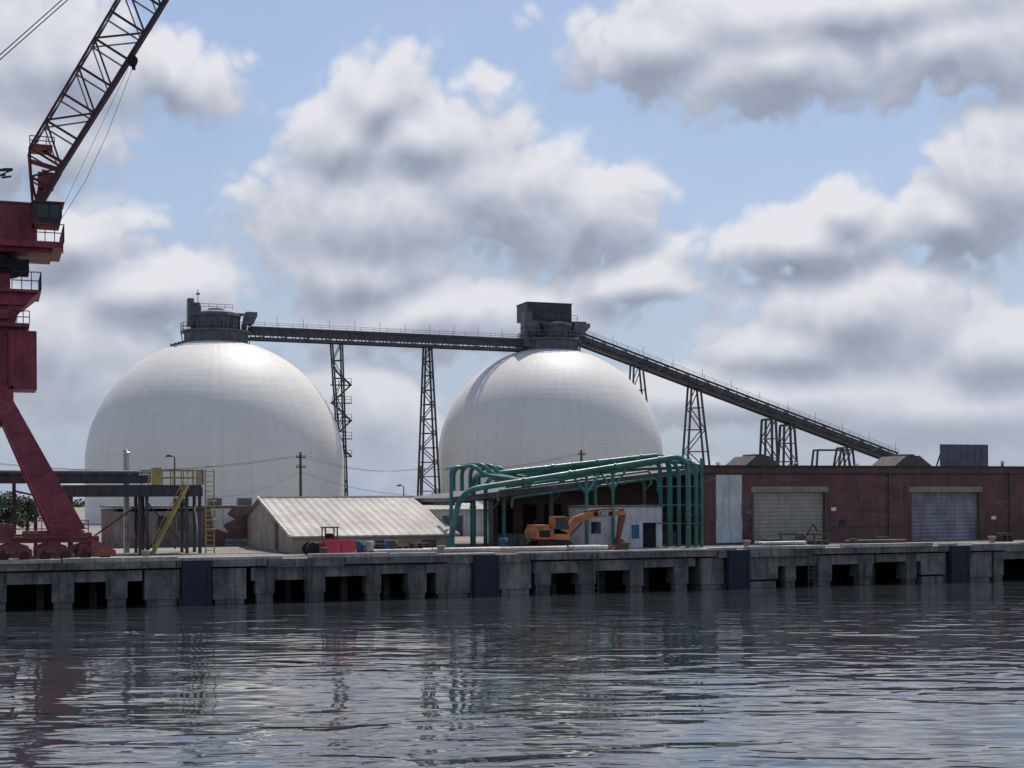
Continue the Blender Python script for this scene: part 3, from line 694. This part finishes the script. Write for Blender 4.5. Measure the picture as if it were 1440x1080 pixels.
a=corners(1,.08)
q.box(a[0].x-.2,a[1].x-.7,3.6,5.4,a[0].z-.35,a[0].z-.15); q.rail([(a[0].x-.2,3.6,a[0].z-.2),(a[1].x-.6,3.6,a[0].z-.2)],.5,.5,.05)
q.beam(c(40,226),c(80,238),.24); q.beam(c(46,205),c(88,228),.16); q.beam(c(64,240),c(52,290),.38); q.box(c(52,0).x,c(74,0).x,4.0,5.0,c(0,262).z,c(0,240).z)
part(CR,'boom_foot',q,M['red'])
q=MB(); p=c(186,92); q.cyl(p+Vector((-.05,-1.1,0)),p+Vector((-.05,-.6,0)),.28,n=14); q.beam(p+Vector((0,-.85,0)),p+Vector((0,-.85,-.5)),.2); part(CR,'sheave',q,M['black'])
def cab_(pts,r=.02):
    q=MB(); q.tube(pts,r,4); part(CR,'cable',q,M['cable'])
cab_([c(186,97,3.6),c(150,190,3.6),c(120,255,3.6),c(80,318,3.8)],.013); cab_([c(180,97,3.8),c(84,300,3.8)],.01)
cab_([c(-120,192),c(0,84),c(95,0),c(392,-320)],.03); cab_([c(-120,184),c(0,77),c(95,-7),c(392,-323)],.03); cab_([c(-120,262),c(0,246),c(18,239)],.04)
q=MB(); q.beam(c(-45,290),c(-70,120),.3); q.beam(c(-10,290),c(-68,120),.3); q.beam(c(-110,196),c(-66,120),.25)
q.beam(c(-50,240),c(14,239),.14); q.beam(c(-50,252),c(8,246),.1); q.beam(c(4,238),c(18,238),.12);q.beam(c(2,250),c(16,248),.1)
part(CR,'a_frame',q,M['boom'])
q=MB(); hx0,hx1=c(-100,300).x,c(50,300).x; zt_=c(0,291).z; zb2=c(0,346).z
q.box(hx0,hx1,3.2,6.2,zb2,zt_); q.box(hx0-.1,hx1+.05,3.1,6.3,zt_,zt_+.1)
for k in range(9): xx=hx0+(hx1-hx0)*k/8; q.box(xx-.04,xx+.04,3.15,3.198,zb2,zt_)
q.box(hx1-1.6,hx1-.9,3.13,3.197,zb2+.2,zt_-.25)
part(CR,'machinery_house',q,M['red'])
q=MB(); kx0,kx1=c(44,300).x,c(84,300).x; zk0,zk1=c(60,326).z,c(60,296).z
q.prism([(kx0,zk0),(kx1-.1,zk0),(kx1,zk0+.5),(kx1-.05,zk1),(kx0,zk1)],2.2,3.9); q.box(kx0-.05,kx1+.15,2.1,4.0,zk1,zk1+.1)
cab=part(CR,'cab',q,M['boom'])
for wx0,wx1 in ((kx0+.25,kx0+.85),(kx0+.95,kx1-.12)):
    q=MB(); q.box(wx0,wx1,2.15,2.198,zk0+.4,zk1-.1); o=meshobj('window',q,M['glass'],world_loc(cab)); o.parent=cab
q=MB(); q.box(kx1+.002,kx1+.03,2.3,3.8,zk0+.55,zk1-.12); o=meshobj('window',q,M['glass'],world_loc(cab)); o.parent=cab
q=MB(); zp=c(0,346).z; q.box(c(-110,346).x,c(86,346).x,2.0,7.0,zp-.35,zp-.003); q.box(c(-90,346).x,c(72,346).x,2.4,6.6,zp-.6,zp-.353)
for k in range(10): xx=c(-60,0).x+k*.62; q.box(xx,xx+.06,2.3,2.398,zp-.6,zp-.36)
part(CR,'platform',q,M['red'])
q=MB(); q.rail([(c(48,346).x,2.05,zp),(c(87,346).x,2.05,zp),(c(87,346).x,6.9,zp)],1.0,.6,.05); part(CR,'railing',q,M['red'])
q=MB(); q.cyl(c(-22,363),c(-22,386),1.9,n=28); q.cyl(c(-22,376),c(-22,381),2.15,n=28); q.box(c(5,0).x,c(38,0).x,2.9,4.8,c(20,388).z,c(20,370).z); q.cyl(c(28,371),c(28,386),.45,n=12)
part(CR,'slew_ring',q,M['black'])
q=MB(); zz=c(0,412).z
q.box(c(-70,0).x,c(54,0).x,2.5,6.6,zz-.15,zz); q.prism([(c(-60,0).x,zz-.153),(c(50,0).x,zz-.153),(c(30,0).x,zz-.85),(c(-60,0).x,zz-.85)],2.9,6.2); q.box(c(-55,0).x,c(12,0).x,3.2,5.8,c(0,412).z,c(0,386).z)
q.box(c(-60,0).x,c(38,0).x,2.8,6.3,c(0,463).z,c(0,458).z)
q.box(c(-52,0).x,c(8,0).x,3.3,5.7,c(0,600).z,c(0,432).z); q.box(c(-48,0).x,c(20,0).x,3.0,6.0,c(0,452).z,c(0,440).z)
part(CR,'tower',q,M['red'])
q=MB(); q.beam(c(42,418,3.2),c(8,458,3.2),.25);q.beam(c(30,432,3.2),c(10,434,3.2),.2); part(CR,'tower_brace',q,M['red'])
q=MB(); q.rail([(c(14,0).x,2.5,zz),(c(54,0).x,2.5,zz),(c(54,0).x,6.5,zz)],1.0,.45,.05); part(CR,'tower_railing',q,M['boom'])
q=MB(); q.rail([(c(12,0).x,2.8,c(0,458).z),(c(38,0).x,2.8,c(0,458).z)],.7,.4,.05); part(CR,'tower_railing',q,M['boom'])
q=MB(); q.box(c(8.5,0).x,c(48,0).x,3.0,6.0,c(0,549).z,c(0,468).z)
for k in range(5): xx=c(10,0).x+(c(47,0).x-c(10,0).x)*k/4; q.box(xx-.03,xx+.03,2.96,2.998,c(0,548).z,c(0,469).z)
part(CR,'winch_house',q,M['red'])
for side in(1,-1):
    for vv in(2.0,8.5):
        T=c(-2,555,4.5); Bt=P(99,752,2.0)
        mx=lambda x: CX+side*(x-CX)
        T=Vector((mx(T.x),4.5+(vv-4.5)*.35,T.z)); Bt=Vector((mx(Bt.x),vv,Bt.z))
        q=MB(); q.taper(T,Bt,1.0,1.0,1.1,1.75)
        for k in range(1,7):
            m0=T.lerp(Bt,k/7); dd=(Bt-T).normalized(); q.taper(m0,m0+dd*.05,1.06+.02*k,1.03+.107*k,1.06+.02*k,1.03+.107*k)
        part(CR,'portal_leg',q,M['red'])
xf0=CX-(P(99,0,2).x-CX); xf1=P(99,0,2).x
zb3=Z(60,757,2.0)
q=MB(); q.box(CX-1.6,CX+1.6,3.0,6.5,c(0,580).z,c(0,545).z); part(CR,'portal_head',q,M['red'])
for vv in(2.0,8.5):
    q=MB(); q.box(xf0-1.9,xf1+1.4,vv-.45,vv+.45,zb3-.25,zb3+.1); q.box(xf1-2.6,xf1+1.0,vv-.5,vv+.5,zb3+.1,zb3+.3)
    for k in range(16): xx=xf0+k*.9; q.box(xx,xx+.05,vv-.49,vv-.452,zb3-.25,zb3+.1)
    part(CR,'sill_beam',q,M['redb'])
for xx in(xf0,xf1):
    q=MB(); q.box(xx-.4,xx+.4,2.45,8.05,zb3-.22,zb3+.15); part(CR,'tie_beam',q,M['redb'])
for vv in(2.0,8.5):
    for xx in(xf0,xf1):
        for dx in(-3.2,-1.0,1.2):
            q=MB(); bx=xx+dx
            q.prism([(bx-1.0,G+.25),(bx+1.0,G+.25),(bx+.95,G+.7),(bx+.35,G+.9),(bx+.3,zb3-.25),(bx-.3,zb3-.25),(bx-.35,G+.9),(bx-.95,G+.7)],vv-.4,vv+.4)
            q.box(bx-.5,bx+.1,vv-.6,vv-.402,G+.5,G+.8)
            b_=part(CR,'bogie',q,M['redb'])
            for w_ in(-.55,.55):
                q=MB(); q.cyl((bx+w_,vv-.44,G+.31),(bx+w_,vv+.44,G+.31),.29,n=16); q.cyl((bx+w_,vv-.5,G+.31),(bx+w_,vv-.44,G+.31),.12,n=8)
                o=meshobj('wheel',q,M['boom'],world_loc(b_)); o.parent=b_
q=MB(); q.rail([(xf1-3.4,1.35,zb3+.1),(xf1+.8,1.35,zb3+.1)],.9,.8,.05); q.box(xf1-3.4,xf1+.8,1.3,1.5,zb3,zb3+.1); part(CR,'access_rail',q,M['redb'])
q=MB(); q.prism([(xf1-4.5,zb3+.1),(xf1-3.2,zb3+.1),(xf1-3.2,zb3+.8),(xf1-4.1,zb3+.9),(xf1-4.5,zb3+.6)],1.6,2.6); part(CR,'drive_motor',q,M['redb'])
q=MB(); q.prism([(xf1+.95,G+.3),(xf1+2.3,G+.3),(xf1+2.3,G+.6),(xf1+1.4,G+1.1),(xf1+.95,G+1.2)],1.2,1.5); part(CR,'rail_guard',q,M['redb'])
for vv in(2.0,8.5):
    q=MB(); q.box(-60,120,vv-.06,vv+.06,G,G+.03); part(wh,'crane_rail',q,M['steel'])
# ---------------------------------------------------------------- excavator
v=4.2; 
E=thing('excavator','dull orange tracked excavator with folded boom and bucket on the quay','excavator',(U(775,v),v,G))
def e(px,py,vv=v): return P(px,py,vv)
tx0,tx1=U(748,v),U(795,v)
for vv in(3.1,5.1):
    q=MB(); pts=[]
    r=.34; 
    for k in range(9): a=math.pi/2+math.pi*k/8; pts.append((tx0+r+r*math.cos(a),G+r+r*math.sin(a)))
    for k in range(9): a=-math.pi/2+math.pi*k/8; pts.append((tx1-r+r*math.cos(a),G+r+r*math.sin(a)))
    q.prism(pts,vv-.25,vv+.25)
    for k in range(5): xx=tx0+r+(tx1-tx0-2*r)*k/4; q.cyl((xx,vv-.29,G+.28),(xx,vv+.29,G+.28),.15,n=10)
    part(E,'track',q,M['black'])
q=MB(); z0=G+.72; bx0,bx1=U(746,v),U(792,v)
q.prism([(bx0,z0+.1),(bx1-.1,z0),(bx1,z0+.4),(bx1-.9,z0+.75),(bx0+.1,z0+.8),(bx0-.05,z0+.5)],3.0,5.2); q.box(bx0+.1,bx0+.9,3.1,5.1,z0+.8,z0+1.0); q.cyl(((bx0+bx1)/2,4.1,G+.5),((bx0+bx1)/2,4.1,z0),.6,n=16)
part(E,'body',q,M['orange'])
q=MB(); q.box(bx0+.15,bx0+.9,2.96,2.998,z0+.2,z0+.65); part(E,'grille',q,M['black'])
q=MB(); q.cyl((bx0+.5,4.6,z0+1),(bx0+.5,4.6,z0+1.35),.06,n=8); part(E,'exhaust',q,M['black'])
q=MB(); ca,cb_=bx1-1.15,bx1-.05
q.prism([(ca,z0+.4),(cb_,z0+.4),(cb_+.05,z0+.9),(cb_-.15,z0+1.55),(ca+.05,z0+1.55)],3.0,3.95); cabx=part(E,'cab',q,M['orange'])
q=MB(); q.prism([(ca+.12,z0+.7),(cb_-.02,z0+.7),(cb_-.2,z0+1.45),(ca+.15,z0+1.45)],2.96,2.998); o=meshobj('window',q,M['glass'],world_loc(cabx)); o.parent=cabx
bp_=[e(788,757),e(795,746),e(808,731),e(828,724),e(878,721)]
q=MB(); wds=[.3,.38,.44,.44,.28]
top=[];bot=[]
for i,p in enumerate(bp_):
    dd=(bp_[min(i+1,4)]-bp_[max(i-1,0)]).normalized(); nn=Vector((-dd.z,0,dd.x)); top.append(p+nn*wds[i]/2); bot.append(p-nn*wds[i]/2)
for i in range(4): q.prism([(bot[i].x,bot[i].z),(bot[i+1].x,bot[i+1].z),(top[i+1].x,top[i+1].z),(top[i].x,top[i].z)],3.95,4.35)
boom=part(E,'boom',q,M['orange'])
q=MB(); Bq=e(869,758)
q.taper(e(873,715),e(875,724),.3,.22,.3,.42); q.taper(e(875,724),Bq,.3,.42,.3,.22); part(E,'arm',q,M['rust'])
for p_,q_,r in ((e(800,755,3.8),e(818,735,3.8),.07),(e(836,717,4.15),e(868,715,4.15),.06),(e(822,719,4.15),e(842,717,4.15),.09)):
    q=MB(); q.cyl(p_,q_,r,n=8); part(E,'hydraulic_ram',q,M['rust'])
q=MB(); b0=e(869,758)
q.prism([(b0.x-.1,b0.z+.1),(b0.x+.25,b0.z-.1),(b0.x+.3,G+.25),(b0.x+.0,G+.02),(b0.x-.6,G+.02),(b0.x-.4,G+.2),(b0.x-.2,G+.35)],3.7,4.6); part(E,'bucket',q,M['rust'])
def text(par,s,size,loc,mat,roty=0):
    cu=bpy.data.curves.new('t','FONT'); cu.body=s; cu.size=size; cu.extrude=.004; cu.align_x='CENTER'; cu.align_y='CENTER'; cu.offset=.012*size
    to=bpy.data.objects.new('t',cu); COL.objects.link(to); bpy.context.view_layer.update()
    me=bpy.data.meshes.new_from_object(to.evaluated_get(bpy.context.evaluated_depsgraph_get())); bpy.data.objects.remove(to)
    me.materials.clear(); me.materials.append(mat)
    o=bpy.data.objects.new('lettering',me); COL.objects.link(o); o.parent=par
    o.rotation_euler=(math.pi/2,roty,0); o.location=Vector(loc)-world_loc(par); return o
q=MB(); p=e(846,722.8); q.beam(p+Vector((-.7,-.265,-.0)),p+Vector((.7,-.265,.03)),.02,.28)
part(E,'decal_panel',q,M['black'])
text(E,'CASE',.33,(p.x,3.91,p.z+.01),M['textw'])
# ---------------------------------------------------------------- red tractor + barriers
v=3.2; T=thing('tractor','small red yard tractor with black wheels on the quay','tractor',(U(450,v),v,G))
q=MB(); a=U(436,v);b=U(480,v)
q.prism([(a,G+.5),(b,G+.45),(b,G+.95),(b-.7,G+1.1),(a+.9,G+1.05),(a+.8,G+.8),(a,G+.8)],2.7,3.7); part(T,'body',q,M['redb'])
for px,r in((431,.42),(462,.33)):
    for vv in(2.55,3.75):
        x=U(px,v)+.25; q=MB(); q.cyl((x,vv-.14,G+r),(x,vv+.14,G+r),r,n=18); part(T,'wheel',q,M['black'])
q=MB()
for x in(a+.85,a+1.6):
    for vv in(2.75,3.65): q.beam((x,vv,G+1),(x,vv,G+1.7),.07)
q.box(a+.75,a+1.7,2.7,3.7,G+1.7,G+1.77); part(T,'roll_cage',q,M['boom'])
q=MB(); q.box(a+.95,a+1.4,3.0,3.4,G+1.0,G+1.35); part(T,'seat',q,M['black'])
for i,(p0,p1) in enumerate(((457,479),(479.5,501))):
    v=1.6; a=U(p0,v);b=U(p1,v); q=MB()
    q.prismx([(v-.3,G),(v+.3,G),(v+.28,G+.25),(v+.1,G+.5),(v+.09,G+.98),(v-.09,G+.98),(v-.1,G+.5),(v-.28,G+.25)],a,b-.04)
    solo('traffic_barrier',q,M['redpl'],((a+b)/2,v,G),'red plastic traffic barrier standing on the wharf edge','barrier','red plastic barriers')
for i,(px,v,mt) in enumerate(((505,3,'blue'),(547,3.4,'blue'),(553,3.2,'wood'),(519,2.6,'galv'),(1128,6,'vent'),(708,5,'blue'))):
    x=U(px,v); q=MB(); q.lathe([(.01,G),(.29,G),(.29,G+.28),(.31,G+.3),(.29,G+.32),(.29,G+.58),(.31,G+.6),(.29,G+.62),(.29,G+.88),(.01,G+.86)],x,v,16)
    solo('drum',q,M[mt],(x,v,G),'upright steel drum standing on the quay','drum','drums on the quay')
def logs(px0,px1,v,n,r,mat,label,name='pipe_length'):
    for k in range(n):
        a=U(px0+random.uniform(-6,6),v);b=U(px1+random.uniform(-8,8),v); q=MB(); vv=v+k*2.1*r
        q.cyl((a,vv,G+r+.08),(b,vv+random.uniform(-.1,.1),G+r+.08),r,n=10); solo(name,q,M[mat],((a+b)/2,vv,G),label,'pipe','pipes lying on the quay')
logs(520,600,2.2,2,.14,'pinkpipe','pale pipe length lying along the wharf edge')
logs(604,702,1.6,3,.16,'pinkpipe','pale pipe length lying along the wharf edge')
logs(706,800,1.4,2,.16,'pinkpipe','pale pipe length lying along the wharf edge')
logs(806,850,1.8,3,.16,'white','pale pipe length lying along the wharf edge')
logs(1072,1140,3.8,3,.14,'galv','grey steel pipe stored before the roller door')
logs(1190,1268,4.5,2,.14,'vent','rusty steel pipe stored before the roller door')
for px,v in ((1085,6),(1205,6.5),(1240,6.5),(560,5),(590,5),(1150,6),(660,4.5),(1410,6),(530,4.5)):
    x=U(px,v); o=thing('pallet_stack','small stack of weathered wooden pallets','pallets',(x,v,G),'pallet stacks')
    n=random.randint(2,4)
    for k in range(n):
        q=MB(); z=G+k*.16
        for j in range(5): q.box(x-.6,x+.6,v-.5+j*.22,v-.5+j*.22+.13,z+.11,z+.14)
        for dx in(-.55,0,.5): q.box(x+dx,x+dx+.1,v-.5,v+.5,z,z+.11)
        part(o,'pallet',q,M['wood'])
v=7; o=thing('scrap_frame','rusty steel scrap frame before the roller door','scrap',(U(1130,v),v,G)); q=MB()
for px in(1098,1120,1145,1165): q.beam((U(px,v),v,G),(U(px,v),v,G+.8),.1)
q.beam((U(1095,v),v,G+.8),(U(1168,v),v,G+.7),.12);q.beam((U(1128,v),v,G+.2),(U(1143,v),v,G+1.5),.12); q.beam((U(1143,v),v,G+1.5),(U(1150,v),v,G+.9),.1)
part(o,'bar',q,M['vent'])
# ---------------------------------------------------------------- trees
def leafmat():
    m,t,b=base('foliage'); tc=t.n('ShaderNodeTexCoord').outputs['Object']; n=t.noise(tc,.9,3).outputs[0]
    t.l(t.mix(t.mr(n,.35,.65),(.018,.035,.012),(.06,.10,.03)),b.inputs['Base Color']); b.inputs['Roughness'].default_value=.7; return m
M['leaf']=leafmat()
def leaves(q,cx,cy,cz_,rx,ry,rz,n,s):
    for _ in range(n):
        while 1:
            p=Vector((random.uniform(-1,1),random.uniform(-1,1),random.uniform(-1,1)))
            if p.length<1: break
        p=Vector((cx+p.x*rx,cy+p.y*ry,cz_+p.z*rz)); a=Vector((random.gauss(0,1),random.gauss(0,1),random.gauss(0,1))).normalized(); b=a.orthogonal().normalized()
        k=s*random.uniform(.6,1.3); cc=a.cross(b)
        q.add([p-b*k,p+cc*k*.6,p+b*k,p-cc*k*.6],[(0,1,2,3)])
for px,v,hh in((8,62,4.8),(38,66,4.4),(-25,60,5.2),(70,70,3.6)):
    x=U(px,v); o=thing('tree','bushy dark green tree beyond the yard','tree',(x,v,G),'trees beyond the yard')
    q=MB(); q.cyl((x,v,G),(x+.1,v,G+hh*.5),.22,.12,n=8)
    for k in range(5):
        a=k*1.26; q.cyl((x+.1,v,G+hh*.4),(x+math.cos(a)*1.3,v+math.sin(a)*1.3,G+hh*.7),.1,.03,n=6)
    part(o,'trunk',q,M['wood'])
    q=MB()
    for k in range(12):
        a=random.uniform(0,6.28); rr=random.uniform(0,1.6); leaves(q,x+rr*math.cos(a),v+rr*math.sin(a),G+hh*random.uniform(.3,.85),.95,.95,.75,150,.14)
    part(o,'crown',q,M['leaf'])
q=MB()
x=-500
while x<1400:
    leaves(q,x,720+random.uniform(-20,20),G+1.6,9,9,random.uniform(2,3.4),60,1.5); x+=7
o=solo('distant_tree_line',q,M['leaf'],(0,720,G),'low dark tree belt far beyond the yard','trees'); o['kind']='stuff'
# ---------------------------------------------------------------- world
SUN_EL=60; SUN_AZ_OFF=14
va=math.atan2(F[0],F[1]); az=va+math.radians(SUN_AZ_OFF)
sd=Vector((math.sin(az)*math.cos(math.radians(SUN_EL)),math.cos(az)*math.cos(math.radians(SUN_EL)),math.sin(math.radians(SUN_EL))))
wd=bpy.data.worlds.new('World'); scene.world=wd; wd.use_nodes=True; t=NT(wd.node_tree); bg=wd.node_tree.nodes['Background']
try:
    wd.cycles.sampling_method='MANUAL'; wd.cycles.sample_map_resolution=256
except Exception as ex: print(ex)
gt=bpy.data.node_groups.new('cloud_density','ShaderNodeTree')
gt.interface.new_socket('Vector',in_out='INPUT',socket_type='NodeSocketVector'); gt.interface.new_socket('Value',in_out='OUTPUT',socket_type='NodeSocketFloat'); gt.interface.new_socket('Macro',in_out='OUTPUT',socket_type='NodeSocketFloat')
g_=NT(gt); gi=g_.n('NodeGroupInput'); go=g_.n('NodeGroupOutput'); dv=g_.vm('NORMALIZE',gi.outputs[0])
xr_=g_.vm('DOT_PRODUCT',dv,(R[0],R[1],0)); yf=g_.vm('DOT_PRODUCT',dv,(F[0],F[1],0)); sz=g_.n('ShaderNodeSeparateXYZ'); g_.l(dv,sz.inputs[0])
aa=g_.m('ARCTAN2',xr_,yf); el=g_.m('ARCSINE',sz.outputs[2])
cbn=g_.n('ShaderNodeCombineXYZ'); g_.l(aa,cbn.inputs[0]); g_.l(el,cbn.inputs[1])
wn=g_.noise(dv,10,1,.5); wv=g_.vm('MULTIPLY',g_.vm('SUBTRACT',wn.outputs[1],(.5,.5,.5)),(.05,.035,0)); pos=g_.vm('ADD',cbn.outputs[0],wv)
clouds=[(545,130,85,72),(500,200,95,85),(630,200,130,85),(700,270,170,90),(520,300,190,100),(500,370,160,60),(820,290,100,75),
 (920,55,130,52),(1110,75,170,72),(1330,60,180,80),(1200,0,330,55),(1410,250,115,95),(1340,310,85,50),(1120,335,150,40),(1195,300,55,38),(1215,435,150,58),(1110,480,100,38),
 (240,110,100,68),(80,80,150,90),(50,190,120,65),(110,320,95,62),(220,400,130,48),(40,470,150,90),(640,440,220,42),(900,395,110,34),(520,580,80,70),(1020,560,190,36),(1300,560,230,50),(1400,480,90,45)]
Mx=None
for (px,py,rx,ry) in clouds:
    dx=px-720;dy=py-701;A_=dx-.005*dy;B2=dy+.005*dx
    ca_=math.atan2(A_,FL); ce=math.atan2(-B2,math.hypot(FL,A_))
    ln=g_.vm('LENGTH',g_.vm('MULTIPLY',g_.vm('SUBTRACT',pos,(ca_,ce,0)),(FL/rx/1.25,FL/ry/1.25,0)))
    Mx=ln if Mx is None else g_.m('SMOOTH_MIN',Mx,ln,.20)
mm=g_.m('SUBTRACT',1.0,g_.m('MINIMUM',Mx,1.5))
fb=g_.noise(g_.scalev(dv,1,1,1.25),15,6,.56).outputs[0]
b1=g_.m('ABSOLUTE',g_.m('SUBTRACT',g_.noise(dv,30,0).outputs[0],.5))
b2=g_.m('ABSOLUTE',g_.m('SUBTRACT',g_.noise(dv,64,0).outputs[0],.5))
low=g_.mr(el,0,.17,.38,0)
dsum=g_.m('ADD',g_.m('MULTIPLY',mm,.80),g_.m('ADD',g_.m('MULTIPLY',g_.m('SUBTRACT',fb,.5),1.15),low))
dsum=g_.m('ADD',dsum,g_.m('ADD',g_.m('MULTIPLY',b1,1.0),g_.m('MULTIPLY',b2,.5)))
dsum=g_.m('SUBTRACT',dsum,.24)
g_.l(dsum,go.inputs[0]); g_.l(mm,go.inputs[1])
tcw=t.n('ShaderNodeTexCoord').outputs['Generated']
def dens(off):
    nd=t.n('ShaderNodeGroup'); nd.node_tree=gt; t.l(t.vm('ADD',tcw,off) if off else tcw,nd.inputs[0]); return nd
n0=dens(None); n1=dens((sd.x*.010,sd.y*.010,.020)); d0=n0.outputs[0]; d1=n1.outputs[0]
mask=t.mr(d0,-.12,.24,.05,1,True)
L=t.m('ADD',.70,t.m('ADD',t.m('MULTIPLY',t.m('SUBTRACT',d0,d1),.42),t.m('MULTIPLY',t.m('SUBTRACT',n0.outputs[1],n1.outputs[1]),.50)))
L=t.m('SUBTRACT',L,t.m('MULTIPLY',t.mr(d0,.25,1.1),.26))
rp=t.n('ShaderNodeValToRGB'); t.l(L,rp.inputs[0]); cr=rp.color_ramp
cr.elements[0].position=.10; cr.elements[0].color=(.25,.28,.36,1); cr.elements[1].position=1; cr.elements[1].color=(.80,.80,.84,1)
for p_,c_ in ((.38,(.33,.365,.455,1)),(.58,(.46,.495,.585,1)),(.80,(.64,.66,.725,1))): x_=cr.elements.new(p_); x_.color=c_
sky=t.n('ShaderNodeTexSky',sky_type='NISHITA'); sky.sun_disc=False; sky.sun_elevation=math.radians(SUN_EL); sky.sun_rotation=az; sky.air_density=1.2; sky.dust_density=1.2
sp=t.n('ShaderNodeSeparateXYZ'); t.l(tcw,sp.inputs[0])
skyc=t.mix(1.0,sky.outputs[0],(.98,1.0,1.10),'MULTIPLY')
hz=t.mr(sp.outputs[2],-.02,.28,.85,0.2)
skyc=t.mix(hz,skyc,(3.7,4.55,6.3))
cl=t.mix(1.0,rp.outputs[0],(10,10,10),'MULTIPLY')
cl=t.mix(t.mr(sp.outputs[2],0,.16,.60,0),cl,(5.1,5.5,6.4))
fin=t.mix(t.m('MULTIPLY',mask,.95),skyc,cl)
t.l(fin,bg.inputs[0]); bg.inputs[1].default_value=.1
sl=bpy.data.lights.new('sun','SUN'); sl.energy=3.6; sl.angle=math.radians(.6); sl.color=(1,.94,.85)
so=bpy.data.objects.new('sun',sl); COL.objects.link(so); so.rotation_euler=sd.to_track_quat('Z','Y').to_euler(); so.location=(0,0,80)
# ---------------------------------------------------------------- camera
cam=bpy.data.cameras.new('camera'); cam.sensor_width=36; cam.lens=FL/1440*36; cam.shift_y=(701-540)/1440; cam.clip_end=12000; cam.clip_start=.5
co=bpy.data.objects.new('camera',cam); COL.objects.link(co); scene.camera=co
r_=Vector((R[0],R[1],-.005)).normalized(); f_=Vector((F[0],F[1],0)).normalized(); u_=r_.cross(f_).normalized(); r_=f_.cross(u_)
m=Matrix((( r_.x,u_.x,-f_.x,0),(r_.y,u_.y,-f_.y,CAMV),(r_.z,u_.z,-f_.z,EYE),(0,0,0,1))); co.matrix_world=m
scene.view_settings.view_transform='Standard'; scene.view_settings.look='None'; scene.view_settings.exposure=0
